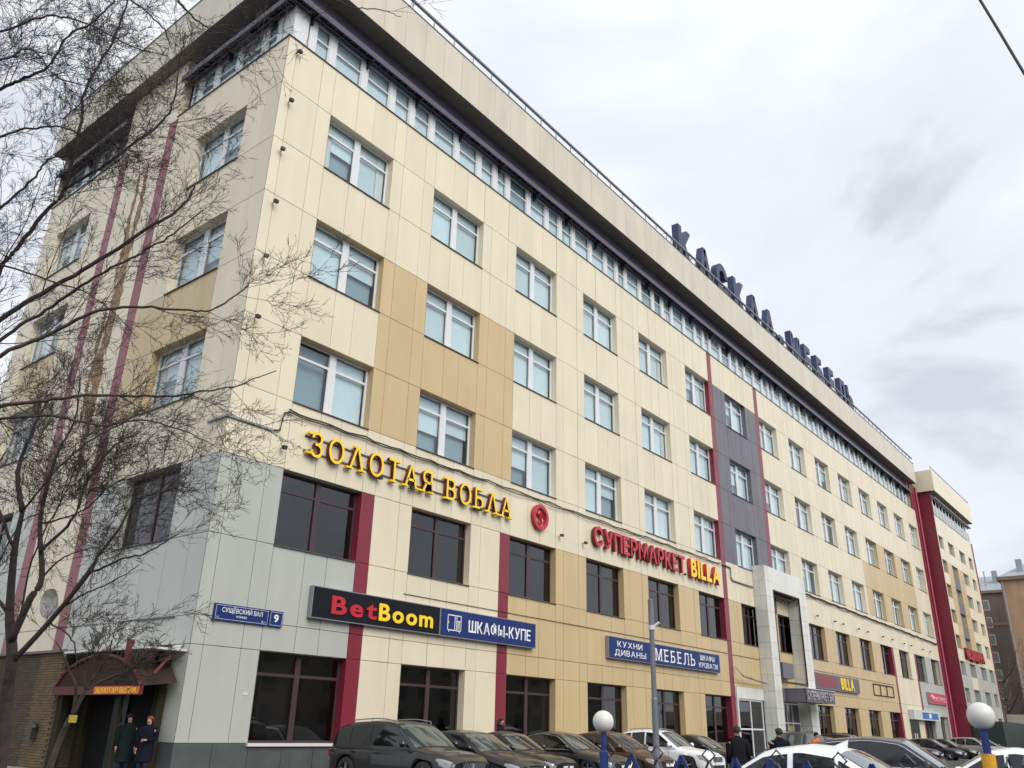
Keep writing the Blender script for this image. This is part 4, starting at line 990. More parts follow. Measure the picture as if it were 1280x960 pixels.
# ================================================================== PEOPLE
skin = mat('skin', (.42, .24, .17), .6); hairb = mat('dark hair', (.02, .014, .01), .7); hairr = mat('auburn hair', (.16, .06, .025), .7)
def person(label, loc, rz, H, coat, coatlen, legs, hair, arms='down', hat=None, longhair=False, step=.0, hood=False):
    t = thing('person', label, 'person', loc, rz)
    s = H/1.75
    V = []; E_ = []; Rr = []
    def v(p_, r_): V.append(tuple(c*s for c in p_)); Rr.append(r_*s); return len(V)-1
    def e_(a, b_): E_.append((a, b_))
    pel = v((0, 0, .96), .145); ab = v((0, 0, 1.10), .13); ch_ = v((0, .005, 1.27), .145); nk0 = v((0, 0, 1.43), .075); nk = v((0, .01, 1.51), .052); hd = v((0, .02, 1.60), .082); ht = v((0, .01, 1.68), .075)
    for a, b_ in ((pel, ab), (ab, ch_), (ch_, nk0), (nk0, nk), (nk, hd), (hd, ht)): e_(a, b_)
    nose = v((0, .115, 1.605), .012); e_(hd, nose)
    for sd_ in (1, -1):
        h_ = v((.095*sd_, 0, .90), .095); k = v((.10*sd_, .03+step*sd_, .50), .058); an = v((.10*sd_, -.02+step*sd_*1.3, .10), .038); to = v((.11*sd_, .15+step*sd_*1.3, .04), .035)
        e_(pel, h_); e_(h_, k); e_(k, an); e_(an, to)
        sh = v((.185*sd_, 0, 1.385), .052); e_(ch_, sh)
        if arms == 'down' or (arms == 'mixed' and sd_ == 1):
            el = v((.235*sd_, -.02, 1.13), .034); wr_ = v((.245*sd_, .05, .90), .028); hn = v((.245*sd_, .07, .84), .030); fd = np.array((0, .01, -.055)); hp = np.array((.245*sd_, .075, .80)); sp_ = np.array((0, .018, 0))
        else:
            el = v((.24*sd_, -.02, 1.14), .034); wr_ = v((.10*sd_, .20, 1.10), .028); hn = v((.05*sd_, .215, 1.10), .03); fd = np.array((-.05*sd_, .005, -.01)); hp = np.array((.015*sd_, .22, 1.10)); sp_ = np.array((0, 0, .018))
        e_(sh, el); e_(el, wr_); e_(wr_, hn)
        for k_ in range(4):
            a_ = v(tuple(hp+sp_*(k_-1.5)), .0095); b2_ = v(tuple(hp+sp_*(k_-1.5)+fd*(.55 if k_ in (0, 3) else .7)), .0085); c2_ = v(tuple(hp+sp_*(k_-1.5)+fd*(1. if k_ in (0, 3) else 1.25)+np.array((-.012*sd_, 0, 0))), .007)
            e_(hn, a_); e_(a_, b2_); e_(b2_, c2_)
        a_ = v(tuple(hp+np.array((-.015*sd_, .035, .03))), .010); b2_ = v(tuple(hp+np.array((-.02*sd_, .05, .0))), .008); e_(hn, a_); e_(a_, b2_)
    me = bpy.data.meshes.new('body'); me.from_pydata(V, E_, []); me.materials.append(skin)
    o = link('body', me, t)
    sk = o.modifiers.new('skin', 'SKIN'); sk.use_smooth_shade = True
    for i, d in enumerate(me.skin_vertices[0].data): d.radius = (Rr[i], Rr[i]); d.use_root = (i == 0)
    sb = o.modifiers.new('sub', 'SUBSURF'); sb.levels = 1; sb.render_levels = 1
    dg = bpy.context.evaluated_depsgraph_get(); m2 = bpy.data.meshes.new_from_object(o.evaluated_get(dg)); o.modifiers.clear(); o.data = m2; m2.materials.clear(); m2.materials.append(skin)
    # coat: sleeves and body in one shell
    q = MB(); n = 18; rows = []
    zl = coatlen
    pr = [(1.49, .085, .075), (1.455, .155, .10), (1.41, .205, .125), (1.30, .215, .145), (1.12, .195, .145), (.98, .22, .155), (.80, .235, .165), (zl, .24, .175)]
    pr = [a for a in pr if a[0] >= zl]
    for z, rx_, ry_ in pr: rows.append([(rx_*s*math.cos(a), ry_*s*math.sin(a)*(1+.04*math.sin(5*a)), z*s) for a in np.linspace(0, 2*math.pi, n+1)])
    q.grid(np.array(rows))
    for sd_ in (1, -1):
        if arms == 'down' or (arms == 'mixed' and sd_ == 1): pts = [(.17*sd_, 0, 1.41), (.225*sd_, -.01, 1.30), (.245*sd_, -.02, 1.13), (.25*sd_, .05, .89)]
        else: pts = [(.17*sd_, 0, 1.41), (.225*sd_, -.01, 1.30), (.25*sd_, -.02, 1.14), (.11*sd_, .195, 1.10)]
        q.tube([tuple(c*s for c in p_) for p_ in pts], [.085*s, .085*s, .068*s, .052*s], 10)
    q.tube([(0, 0, 1.45*s), (0, -.005, 1.52*s)], [.085*s, .07*s], 12); q.build('coat', coat, t, smooth=True)
    q = MB()
    for sd_ in (1, -1): q.tube([tuple(c*s for c in p_) for p_ in [(.09*sd_, 0, .93), (.10*sd_, .03+step*sd_, .50), (.10*sd_, -.02+step*sd_*1.3, .12)]], [.105*s, .072*s, .055*s], 10)
    q.build('trousers', legs, t, smooth=True)
    q = MB()
    for sd_ in (1, -1): q.tube([tuple(c*s for c in p_) for p_ in [(.10*sd_, -.08+step*sd_*1.3, .05), (.105*sd_, .05+step*sd_*1.3, .05), (.11*sd_, .18+step*sd_*1.3, .035)]], [.05*s, .05*s, .035*s], 8)
    q.build('shoes', trim, t, smooth=True)
    q = MB(); P_ = []
    for u_ in np.linspace(.02, .62, 7):
        P_.append([(.098*s*math.sin(u_*math.pi)*math.cos(a), (-.005*s+.108*s*math.sin(u_*math.pi)*math.sin(a)*(1 if math.sin(a) < 0 else .93)), 1.635*s+.115*s*math.cos(u_*math.pi)+(.06*s if math.sin(a) > .3 and u_ > .4 else 0)) for a in np.linspace(0, 2*math.pi, 17)])
    q.grid(np.array(P_))
    if longhair: q.tube([(0, -.06*s, 1.62*s), (0, -.08*s, 1.50*s), (0, -.09*s, 1.38*s)], [.10*s, .10*s, .05*s], 10)
    q.build('hair', hair, t, smooth=True)
    q = MB()
    for sd_ in (1, -1): q.lathe([(.001, -.006), (.008, 0), (.001, .006)], (.032*s*sd_, .083*s, 1.615*s), 6)
    q.box(-.022*s, .022*s, .082*s, .092*s, 1.558*s, 1.565*s); q.build('eyes_and_mouth', hairb, t)
    if hat: MB().lathe([(.105*s, 0), (.11*s, .05*s), (.08*s, .10*s), (.001, .115*s)], (0, 0, 1.645*s), 12).build('hat', hat, t, smooth=True)
    return t
tealc = mat('teal coat', (.007, .013, .014), .85, spec=.12); navyc = mat('navy coat', (.007, .008, .016), .85, spec=.12); blackc = mat('black coat', (.010, .010, .014), .8, spec=.12); jean = mat('dark jeans', (.02, .025, .045), .9, spec=.12); orc = mat('orange jacket', (.55, .14, .02), .7)
person('woman with auburn hair in a navy coat and long skirt, standing by the grey wall', (-.48, .55, 0), R(120), 1.66, navyc, .55, jean, hairr, arms='mixed', longhair=False)
person('person in a teal knee-length coat and black cap, left of the auburn-haired woman', (-.62, 1.35, 0), R(150), 1.70, tealc, .50, jean, hairb, arms='down', hat=mat('black cap', (.01, .01, .01), .9))
person('dark-haired woman in black looking over the bronze car', (12.6, -1.2, .13), R(200), 1.78, blackc, .5, jean, hairb, longhair=True)
person('man in a long black coat walking away, left of the two men', (7.75, -12.75, 0), R(-50), 1.76, blackc, .45, jean, hairb, step=.12)
person('man in a dark navy jacket walking away, right of the two men', (9.5, -13.15, 0), R(-42), 1.74, navyc, .75, jean, hairb, step=-.12)
op = at(1020, 917, 37)
person('person in a bright orange jacket and black cap near the entrance', (float(op[0]), float(op[1]), 0), R(160), 1.68, orc, .80, jean, hairb, arms='mixed', hat=blackc)

# ================================================================== LAMPS, POLE, FENCE
globem = mat('opal globe', (.66, .65, .62), .35, spec=.4, var=.07, scale=7.)
gl1 = at(754, 902, 10.5); gl2 = at(1226, 895, 8.0)
def globe_post(c, label, r_, sticker=False):
    t = thing('globe_lamp_post', label, 'lamp post', (float(c[0]), float(c[1]), 0)); z = float(c[2])
    q = MB(); pr = [(max(.001, r_*math.sin(a)), -r_*math.cos(a)) for a in np.linspace(0, math.pi, 20)]; q.lathe(pr, (0, 0, z), 32); q.build('globe', globem, t, smooth=True)
    q = MB(); q.lathe([(.001, 0), (.06, 0), (.055, z-r_-.22), (.035, z-r_-.20), (.035, z-r_+.03)], n=16); q.lathe([(.06, z-r_+.01), (.06, z-r_+.04), (.03, z-r_+.06)], n=16); q.build('post', bluepost, t, smooth=False)
    MB().box(-.12, .12, -.12, .12, 0, .02).build('base_plate', bluepost, t)
    if sticker:
        q = MB(); q.lathe([(.063, z-.75), (.063, z-.335)], n=16); q.build('yellow_sticker', mat('yellow sticker', (.72, .36, .02), .5, var=.15, scale=30.), t)
    return t
globe_post(gl1, 'blue post with a white globe in front of the parked cars at centre', .132)
globe_post(gl2, 'blue post with a large white globe and a yellow sticker at right', .124, True)
A = np.array([gl1[0], gl1[1]]); Bq = np.array([gl2[0], gl2[1]]); Cq = np.array([6.0, float(Bq[1])-.9])
def fence(a, b_, n, label):
    t = thing('metal_fence', label, 'fence', (float(a[0]), float(a[1]), 0), math.atan2(b_[1]-a[1], b_[0]-a[0])); Lf = float(np.linalg.norm(b_-a)); bay = Lf/n
    for i in range(1, n):
        MB().box(i*bay-.035, i*bay+.035, -.035, .035, 0, 1.33).build('post', bluepost, t)
    for i in range(n):
        x0, x1 = i*bay+.07, (i+1)*bay-.07; m = max(2, round((x1-x0)/.72)); p = (x1-x0)/m
        for k in range(m):
            xa = x0+k*p
            q = MB(); pts = [(xa, 0, .70), (xa+p/2, 0, 1.33), (xa+p, 0, .70)]
            for (p0, p1) in zip(pts[:-1], pts[1:]):
                d = np.array(p1)-np.array(p0); nn = np.array((-d[2], 0, d[0])); nn = nn/np.linalg.norm(nn)*.020
                p0 = np.array(p0); p1 = np.array(p1); vv = [p0-nn, p1-nn, p1+nn, p0+nn]; q.add([v_+np.array((0, -.02, 0)) for v_ in vv]+[v_+np.array((0, .0, 0)) for v_ in vv], [(0, 1, 2, 3), (7, 6, 5, 4), (0, 4, 5, 1), (3, 2, 6, 7)])
            q.build('blue_chevron', bluepost, t)
            q = MB(); c = xa; r_ = .014
            q.tube([(c, .02, 1.30), (c+p*.9, .02, .15)], r_, 4); q.tube([(c+p, .03, 1.30), (c+p*.1, .03, .15)], r_, 4)
            q.tube([(c, .02, 1.27), (c+.08, .02, 1.35), (c, .02, 1.43), (c-.08, .02, 1.35), (c, .02, 1.27)], r_, 4)
            q.build('thin_lattice', mat('lattice paint', (.05, .05, .07), .5) if 'lattice paint' not in MATS else MATS['lattice paint'], t)
        MB().box(x0-.035, x1+.035, -.015, .015, .12, .16).build('bottom_rail', bluepost, t)
    return t
fence(A, Bq, 2, 'blue zigzag metal fence between the two globe posts')
fence(Bq, Cq, 5, 'blue zigzag metal fence running away right of the sticker post')
pb = at(813, 748, 15.0)
pl = thing('camera_pole', 'slim grey steel pole with a small camera in front of the white crossover', 'pole', (float(pb[0]), float(pb[1]), 0)); hz = float(pb[2])
q = MB(); q.lathe([(.055, 0), (.055, hz*.55), (.045, hz*.56), (.045, hz-.5), (.05, hz-.5), (.05, hz-.02), (.001, hz)], n=14); q.build('pole', mat('galvanised steel', (.17, .18, .20), .5, metal=.4, var=.1), pl)
MB().lathe([(.062, hz-.55), (.062, hz-.47)], n=14).tube([(0, -.03, hz-.5), (.06, -.13, hz-.42)], .025, 6).build('camera_arm', silllt, pl)
cb = thing('overhead_cable', 'thick black overhead cable crossing the top right sky', 'cable', (0, 0, 0))
c1 = at(1222, -5, 14); c2 = at(1284, 98, 13); d_ = c2-c1; pts = [c1-d_*6+np.array([0, 0, -3.]), c1-d_*2+np.array([0, 0, -.35]), c1, c1*.75+c2*.25+np.array([0, 0, .01]), c1*.5+c2*.5+np.array([0, 0, .012]), c1*.25+c2*.75, c2, c2+d_*2, c2+d_*5]
MB().tube(pts, .022, 7).build('strand', cablem, cb, smooth=True)

# ================================================================== FAR HOUSES
brb = mat('brown brick', (.15, .118, .10), .85, var=.10, scale=.4, streak=.12); orb = mat('orange brick', (.42, .27, .165), .85, var=.08, scale=.4, streak=.1)
roofg = mat('grey roof sheet', (.30, .33, .36), .5); cornm = mat('cornice', (.22, .15, .115), .8); fargl = MATS['far glass']
h1 = thing('brick_house', 'brown brick apartment house with white windows beyond the annex', 'building', (0, 0, 0))
XH = 168.0
def faceX(x, y): return CP + ray(x, y)*((XH-CP[0])/ray(x, y)[0])
pa = faceX(1262, 740); zt1 = float(pa[2]); y0h = float(pa[1]); y1h = 40.
q = MB(); q.box(XH, XH+14, y0h, y1h, 0, zt1); q.build('wall', brb, h1)
q = MB(); q.box(XH-.4, XH+14.3, y0h-.3, y1h, zt1, zt1+.5, 0); q.add([(XH-.4, y0h, zt1+.5), (XH-.4, y1h, zt1+.5), (XH+7, y1h, zt1+4.2), (XH+7, y0h, zt1+4.2), (XH+14, y0h, zt1+.5), (XH+14, y1h, zt1+.5)], [(0, 1, 2, 3), (3, 2, 5, 4), (0, 3, 4)], 1); q.box(XH-.12, XH, y0h, y1h, zt1-5.9, zt1-5.4, 0)
ro = q.build('roof', [cornm, roofg], h1)
for i in range(5):
    y = y0h+2+i*4.2; q = MB(); q.box(XH+3, XH+4, y, y+.9, zt1+1.8, zt1+4.6+(i % 2)); q.tube([(XH+2, y+2, zt1+1), (XH+2, y+2, zt1+4.5)], .12, 5); q.build('chimney', roofg, ro)
wr0 = faceX(1229, 757)
for r_ in range(8):
    for k in range(4):
        yc = float(wr0[1])+k*5.2-.0; zc = float(wr0[2])-r_*3.12
        if yc-1 < y0h: continue
        q = MB(); q.box(XH-.06, XH-.01, yc-1.05, yc+1.05, zc-.95, zc-.8); q.box(XH-.06, XH-.01, yc-1.05, yc-.9, zc-.8, zc+.9); q.box(XH-.06, XH-.01, yc+.9, yc+1.05, zc-.8, zc+.9); q.box(XH-.06, XH-.01, yc-.9, yc+.9, zc+.8, zc+.95); q.box(XH-.06, XH-.01, yc-.1, yc+.1, zc-.8, zc+.8)
        wo = q.build('window', mat('far white', (.5, .5, .5), .6) if 'far white' not in MATS else MATS['far white'], h1); MB().box(XH-.03, XH-.01, yc-.9, yc+.9, zc-.8, zc+.8).build('pane', fargl, wo)
h2 = thing('brick_house', 'orange brick house end with dark cornice at the right edge', 'building', (0, 0, 0))
XH = 150.; p1 = faceX(1250, 726); z2 = float(p1[2]); y2 = float(p1[1])
q = MB(); q.box(XH, XH+14, y2-22, y2, 0, z2); q.build('wall', orb, h2)
q = MB(); q.box(XH-.5, XH+14.5, y2-22.5, y2+.5, z2, z2+.6, 0); q.add([(XH-.4, y2-22, z2+.6), (XH-.4, y2+.3, z2+.6), (XH+7, y2-4, z2+4.), (XH+7, y2-22, z2+4.), (XH+14, y2+.3, z2+.6), (XH+14, y2-22, z2+.6)], [(0, 1, 2, 3), (1, 4, 2), (3, 2, 4, 5)], 1); rf = q.build('roof', [cornm, roofg], h2)
for i in range(3): MB().box(XH+1.5, XH+2.4, y2-3.5-i*5, y2-2.6-i*5, z2+.6, z2+3.6).build('chimney', roofg, rf)
q = MB(); q.tube([(XH-.2, y2-.3, z2), (XH-.2, y2-.3, 0)], .12, 5); q.build('drainpipe', roofg, h2)
XH = 120.; a_ = faceX(1207, 901); b_ = faceX(1245, 903)
lw = thing('low_kiosk', 'long low building with a cream band roof beyond the parked cars', 'building', (0, 0, 0))
q = MB(); ya = float(a_[1])+6
q.box(XH, XH+10, -50, ya, 2.5, 4.6, 0); q.box(XH+.6, XH+10, -50, ya, 0, 2.5, 1)
for i in range(10): q.box(XH-.05, XH, ya-6-i*5, ya-5.9-i*5, 2.5, 4.6, 1)
q.build('band_and_wall', [mat('cream band', (.55, .52, .42), .6), mat('dark shopfront', (.05, .05, .05), .4)], lw)
# blocks across the street, seen only as reflections
ob = thing('opposite_block', 'long cream apartment block across the street behind the camera', 'building', (0, 0, 0))
q = MB(); q.box(-70, 120, -75, -62, 0, 17, 0)
for r_ in range(5):
    for k in range(44): q.box(-68+k*4.3, -66.3+k*4.3, -62, -61.95, 1.5+r_*3.2, 3.3+r_*3.2, 1)
q.build('facade', [mat('opposite wall', (.30, .27, .22), .8), fargl], ob)

# ================================================================== TREES
def rdir(r_): v = r_.normal(size=3); return v/np.linalg.norm(v)
def grow(acc, pts, rad, depth, rs, dens, up=.0, L0=1.6, minr=.0035, maxd=4, spread=.75):
    """twigs along a limb given as polyline"""
    pts = np.array(pts); seg = np.linalg.norm(np.diff(pts, axis=0), axis=1); tot = seg.sum(); cum = np.concatenate([[0], np.cumsum(seg)])
    n = max(1, int(tot*dens*(1 if depth == 0 else 1.25)))
    for i in range(n):
        s = tot*(rs.uniform(.12, 1.) if depth else rs.uniform(.02, 1.)); k = min(len(seg)-1, np.searchsorted(cum, s)-1 if s > 0 else 0); k = max(k, 0)
        f = (s-cum[k])/max(seg[k], 1e-6); p = pts[k]*(1-f)+pts[k+1]*f; d0 = (pts[k+1]-pts[k])/max(seg[k], 1e-6)
        r0 = rad*(1-.65*s/tot)
        side = np.cross(d0, rdir(rs)); side /= np.linalg.norm(side)+1e-9
        d = d0*rs.uniform(.55, 1.15)+side*rs.uniform(.35, .95)*spread/.75; d[2] += up; d /= np.linalg.norm(d)
        L = L0*(1.35, .66, .30, .16)[depth]*rs.uniform(.4, 1.3)*(1-.35*s/tot)
        m = 6 if depth < 2 else 4; P_ = [p]; cur = d.copy()
        for j in range(m):
            cur = cur+rdir(rs)*(.15 if depth < 2 else .24); cur[2] += .03; cur /= np.linalg.norm(cur); P_.append(P_[-1]+cur*L/m)
        P_ = np.array(P_); rr = max(minr, r0*(.42 if depth else .34)); rad_end = max(minr*.55, rr*.35)
        acc.append((P_, np.linspace(rr, rad_end, len(P_)), 3 if rr < .012 else 4))
        if depth+1 < maxd: grow(acc, P_, rr, depth+1, rs, dens*(2.0, 1.9, 1.)[min(depth, 2)], up, L0, minr, maxd, spread)
def build_tree(label, trunk, limbs, seed, dens, L0, minr, mat_, cat='tree', up=.02, maxd=4, loc=None, buds=True, group=None):
    rs = np.random.default_rng(seed); acc = []; t = thing('bare_tree', label, cat, tuple(map(float, loc)), 0, group); off_ = np.array(loc, float)
    q = MB()
    for ti, (pts, r0, r1) in enumerate(trunk): MB().tube(smooth_line(pts)-off_, np.linspace(r0, r1, len(smooth_line(pts))), 9).build('trunk' if ti == 0 else 'limb', mat_, t, smooth=True)
    for pts, r0, r1, dn in limbs:
        sp_ = smooth_line(pts); jit = rs.normal(size=sp_.shape)*.006; jit[0] = 0; sp_ = sp_+jit; MB().tube(sp_-off_, np.linspace(r0, r1, len(sp_)), 7).build('limb', mat_, t, smooth=True)
        grow(acc, sp_, r0, 0, rs, dens*dn, up, L0, minr, maxd)
    V = []; F = []; base = 0
    for P_, rr, n in acc:
        T = np.gradient(P_, axis=0); T /= np.linalg.norm(T, axis=1)[:, None]+1e-9; a = np.cross(T, np.array([.31, .52, .79])); a /= np.linalg.norm(a, axis=1)[:, None]+1e-9; b_ = np.cross(T, a)
        an = np.arange(n)*2*math.pi/n; VV = P_[:, None]+rr[:, None, None]*(np.cos(an)[None, :, None]*a[:, None]+np.sin(an)[None, :, None]*b_[:, None]); V.append(VV.reshape(-1, 3))
        k = len(P_); ii, jj = np.meshgrid(np.arange(k-1), np.arange(n), indexing='ij'); j2 = (jj+1) % n
        F.append((base+np.stack([ii*n+jj, ii*n+j2, (ii+1)*n+j2, (ii+1)*n+jj], -1)).reshape(-1, 4)); base += k*n
        if buds and rr[0] < .012:
            for bi in range(1, k):
                if rs.random() < .5:
                    c = P_[bi]+rs.normal(size=3)*.004; r_ = minr*1.7; l_ = minr*4.; d = T[bi]+rdir(rs)*.8; d /= np.linalg.norm(d)
                    V.append(np.array([c+a[bi]*r_, c-a[bi]*r_*.5+b_[bi]*r_*.9, c-a[bi]*r_*.5-b_[bi]*r_*.9, c+d*l_])); F.append(np.array([[base, base+1, base+3, base+3], [base+1, base+2, base+3, base+3], [base+2, base, base+3, base+3]])); base += 4
    V = np.concatenate(V)-off_; F = np.concatenate(F); tri = F[:, 2] == F[:, 3]
    me = bpy.data.meshes.new('crown'); lens_ = np.where(tri, 3, 4); me.vertices.add(len(V)); me.vertices.foreach_set('co', V.ravel().astype(np.float32))
    loops = np.concatenate([F[i, :lens_[i]] for i in range(0)] + [np.zeros(0, int)]) if False else F.ravel()[np.repeat(~tri, 4) | (np.tile([1, 1, 1, 0], len(F)) == 1)]
    me.loops.add(len(loops)); me.loops.foreach_set('vertex_index', loops.astype(np.int32)); me.polygons.add(len(F)); st = np.concatenate([[0], np.cumsum(lens_)[:-1]])
    me.polygons.foreach_set('loop_start', st.astype(np.int32)); me.polygons.foreach_set('loop_total', lens_.astype(np.int32)); me.update(calc_edges=True); me.validate(); me.materials.append(mat_)
    link('crown', me, t); print('TREE', label[:30], len(acc), len(F)); return t
def smooth_line(pts, n=6):
    P_ = np.array(pts, float)
    if len(P_) < 3: return np.array([P_[0]*(1-f)+P_[1]*f for f in np.linspace(0, 1, n)])
    out_ = []; Q = np.vstack([2*P_[0]-P_[1], P_, 2*P_[-1]-P_[-2]])
    for i in range(1, len(Q)-2):
        for f in np.linspace(0, 1, n, endpoint=False):
            a, b_, c, d = Q[i-1], Q[i], Q[i+1], Q[i+2]; out_.append(.5*((2*b_)+(-a+c)*f+(2*a-5*b_+4*c-d)*f*f+(-a+3*b_-3*c+d)*f**3))
    out_.append(P_[-1]); return np.array(out_)
def PL(*p): return [at(x, y, d) for x, y, d in p]
# large near tree: its trunk stands left of the view, limbs reach in
tA = np.array([-13.6, -12.9, 0.]) 
hubA = at(-90, 430, 8.6); hubB = at(-110, 250, 8.8)
limbsA = [
 (PL((-60, 470, 8.7), (0, 400, 8.8), (62, 362, 8.9), (125, 325, 9.0), (190, 282, 9.1), (217, 267, 9.2), (236, 246, 9.3), (244, 228, 9.35)), .042, .012, 1.0),
 (PL((-60, 480, 8.6), (0, 426, 8.7), (50, 392, 8.8), (95, 362, 8.8), (140, 335, 8.8), (175, 317, 8.9), (217, 292, 8.9), (255, 262, 9.)), .030, .008, .9),
 (PL((-60, 500, 8.4), (0, 445, 8.4), (75, 412, 8.5), (117, 390, 8.5), (170, 384, 8.6), (225, 387, 8.6), (265, 387, 8.7), (312, 357, 8.8)), .034, .007, 1.0),
 (PL((-70, 430, 9), (-20, 372, 9), (4, 330, 9.1), (20, 312, 9.2), (57, 265, 9.3), (80, 237, 9.4), (102, 150, 9.6), (105, 117, 9.7), (140, 52, 9.9), (160, 0, 10), (166, -40, 10)), .040, .012, 1.0),
 (PL((80, 237, 9.4), (125, 210, 9.4), (165, 180, 9.4), (200, 155, 9.5), (217, 125, 9.5), (225, 75, 9.6), (232, 40, 9.6)), .026, .007, 1.1),
 (PL((-70, 510, 8.2), (0, 507, 8.2), (50, 501, 8.2), (100, 495, 8.2), (160, 494, 8.3), (215, 496, 8.3), (250, 490, 8.3), (300, 480, 8.4), (345, 463, 8.5)), .030, .006, .95),
 (PL((-70, 520, 8.4), (0, 523, 8.4), (62, 520, 8.4), (125, 532, 8.5), (175, 525, 8.5), (225, 537, 8.6), (258, 552, 8.7)), .024, .006, .8),
 (PL((-90, 140, 8.6), (-20, 118, 8.6), (0, 111, 8.6), (30, 98, 8.6), (60, 84, 8.7), (85, 45, 8.8), (120, 25, 8.8), (150, -10, 8.9)), .030, .010, 1.1),
 (PL((-90, 240, 8.6), (0, 172, 8.7), (45, 160, 8.8), (80, 160, 8.8), (120, 178, 8.9), (170, 190, 9)), .020, .006, 1.2),
 (PL((-90, 60, 8.6), (0, 40, 8.6), (60, 20, 8.7), (110, 30, 8.7), (170, 60, 8.9), (210, 70, 9)), .020, .006, 1.1),
 (PL((-90, 330, 8.8), (0, 260, 8.9), (40, 225, 9), (60, 200, 9), (95, 190, 9.1), (130, 160, 9.2)), .022, .006, 1.1),
 (PL((-90, 300, 8.4), (0, 330, 8.5), (60, 350, 8.5), (120, 372, 8.6), (170, 420, 8.7)), .018, .005, .9),
 (PL((-60, 90, 8.), (0, 75, 8), (40, 62, 8.1), (70, 95, 8.2), (115, 110, 8.3)), .018, .005, 1.2),
 (PL((140, -60, 8), (210, -10, 8), (235, 15, 8.1), (262, 38, 8.2), (275, 42, 8.2)), .022, .005, .9),
 (PL((60, -70, 8), (120, -30, 8), (170, 5, 8.1), (200, 30, 8.1), (215, 60, 8.2)), .020, .005, 1.1),
 (PL((300, -50, 7.8), (350, -12, 7.8), (358, 10, 7.9), (352, 35, 7.9)), .010, .004, 1.),
 (PL((330, -60, 7.8), (395, -15, 7.8), (440, 8, 7.9), (475, 12, 7.9), (500, 20, 8)), .012, .004, .55),
]
trunkA = [([tA+np.array([0, 0, -.1]), tA*1.0+np.array([.1, -.1, 2.5]), (tA*.5+hubA*.5)*np.array([1, 1, 0])+np.array([0, 0, 3.2]), hubA], .20, .11), ([hubA, hubB, at(-110, 60, 8.6)], .08, .03),
          ([hubB, at(-60, -40, 8.4), at(60, -90, 8.0), at(140, -80, 8.0), at(300, -60, 7.8)], .035, .014)]
build_tree('large bare tree overhanging from the left with dense fine twigs', trunkA, [(p_, a_*.72, b_*.8, c_) for p_, a_, b_, c_ in limbsA], 5, 3.3, .85, .0022, bark, loc=tA)
# second tree with its dark trunk inside the left edge
bB = at(2, 1000, 11.5); bB[2] = 0
trB = [([bB, at(7, 885, 11.5), at(15, 820, 11.5), at(12, 770, 11.6), at(18, 690, 11.6), at(28, 640, 11.7)], .10, .03), ([at(14, 800, 11.5), at(37, 750, 11.5), at(52, 722, 11.6), at(50, 655, 11.7), at(60, 600, 11.8)], .055, .022),
       ([at(15, 828, 11.5), at(62, 777, 11.4), at(110, 718, 11.3), at(122, 695, 11.3)], .042, .02)]
limB = [
 (PL((28, 640, 11.7), (22, 590, 11.8), (40, 540, 11.9), (60, 500, 12)), .05, .012, 1.), (PL((60, 600, 11.8), (75, 560, 11.9), (95, 520, 12), (100, 470, 12)), .03, .01, 1.),
 (PL((50, 690, 11.6), (90, 650, 11.6), (110, 600, 11.7), (140, 560, 11.8), (175, 540, 11.8)), .03, .008, 1.1), (PL((122, 695, 11.3), (150, 660, 11.3), (165, 630, 11.3), (185, 600, 11.4)), .028, .008, .9),
 (PL((110, 718, 11.3), (150, 700, 11.2), (185, 690, 11.2), (215, 672, 11.2), (232, 660, 11.3)), .022, .006, .7), (PL((80, 758, 11.4), (110, 740, 11.4), (150, 722, 11.3), (175, 705, 11.3)), .018, .006, .6),
 (PL((12, 770, 11.6), (-30, 700, 11.6), (-50, 640, 11.7), (-20, 590, 11.8)), .03, .01, .8), (PL((52, 722, 11.6), (75, 700, 11.7), (95, 690, 11.8), (140, 680, 11.9)), .02, .006, .9),
 (PL((18, 690, 11.6), (0, 640, 11.7), (-10, 600, 11.8), (10, 560, 11.9)), .03, .01, .9), (PL((62, 777, 11.4), (90, 800, 11.4), (95, 830, 11.4), (80, 850, 11.3)), .016, .006, .9)]
limB += [(PL((28, 640, 11.7), (60, 600, 11.6), (100, 560, 11.5), (150, 530, 11.5), (190, 510, 11.5)), .02, .006, .9), (PL((50, 655, 11.7), (100, 640, 11.6), (150, 600, 11.5), (200, 585, 11.5)), .018, .005, .9),
 (PL((15, 828, 11.5), (40, 700, 11.9), (80, 620, 12), (110, 540, 12.1)), .02, .006, .8), (PL((62, 777, 11.4), (120, 700, 11.8), (160, 640, 12), (190, 570, 12)), .016, .005, .8), (PL((-30, 760, 11.6), (0, 700, 11.8), (30, 650, 12), (70, 640, 12)), .02, .006, .9)]
build_tree('dark-trunked bare tree standing at the left edge before the vestibule', trB, [(p_, a_*.8, b_*.9, c_) for p_, a_, b_, c_ in limB], 8, 3.25, 1.1, .0028, bark, loc=bB)
bC = at(52, 968, 13.); bC[2] = 0
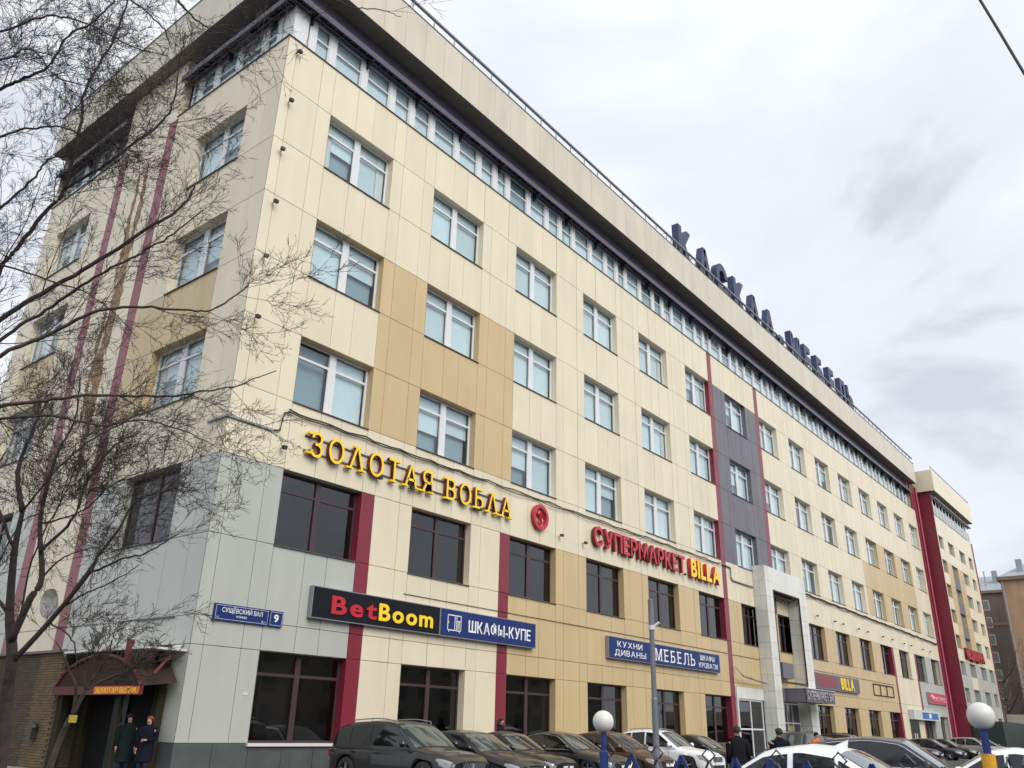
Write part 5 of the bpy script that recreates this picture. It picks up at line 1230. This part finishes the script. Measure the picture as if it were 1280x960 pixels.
trC = [([bC, at(72, 932, 13.1), at(92, 890, 13.2), at(107, 862, 13.3)], .055, .035), ([at(92, 890, 13.2), at(95, 860, 13.2), at(88, 842, 13.2)], .03, .02)]
limC = [(PL((107, 862, 13.3), (122, 840, 13.4), (135, 820, 13.5), (140, 800, 13.6)), .03, .008, 1.4), (PL((107, 862, 13.3), (130, 850, 13.4), (160, 838, 13.5)), .02, .006, 1.4), (PL((88, 842, 13.2), (80, 820, 13.2), (70, 800, 13.2)), .02, .006, 1.2), (PL((107, 862, 13.3), (105, 835, 13.3), (112, 812, 13.3)), .02, .006, 1.3)]
build_tree('leaning pale-trunked sapling with a yellow tag in front of the vestibule', trC, limC, 9, 3.0, .8, .004, bark2, loc=bC)
tg = at(91, 899, 13.0); tag(MB().box(float(tg[0])-.06, float(tg[0])+.06, float(tg[1])-.01, float(tg[1])+.01, float(tg[2])-.05, float(tg[2])+.06).build('paper_tag', mat('yellow tag', (.45, .38, .03), .7)), 'small yellow paper tag fixed on the leaning sapling', 'tag')
# far trees before the brown brick house
def far_tree(x, y, h, seed, label):
    b_ = np.array([x, y, 0.]); rs = np.random.default_rng(seed); top = b_+np.array([rs.uniform(-1, 1), rs.uniform(-1, 1), h*.62]); lim = []
    for i in range(8):
        f = .35+.65*i/8; p = b_*(1-f)+top*f; a = rs.uniform(0, 6.28); L = h*.36*(1.1-f*.4); e1 = p+np.array([math.cos(a)*L*.5, math.sin(a)*L*.5, L*.5]); lim.append(([p, e1, e1+np.array([math.cos(a)*L*.2, math.sin(a)*L*.2, L*.5])], .12, .03, .32))
    build_tree(label, [([b_, b_*.6+top*.4+.2, top], .28, .12)], lim, seed, 1.0, h*.26, .022, barkf, loc=b_, maxd=3, buds=False, up=.1, group='bare trees before the brown house')
far_tree(140, 2, 17, 21, 'far bare tree nearest the annex corner before the brown house'); far_tree(136, -3.5, 20, 22, 'tall far bare tree in front of the orange brick corner'); far_tree(132, -9, 16, 23, 'far bare tree at the right edge before the orange brick house')
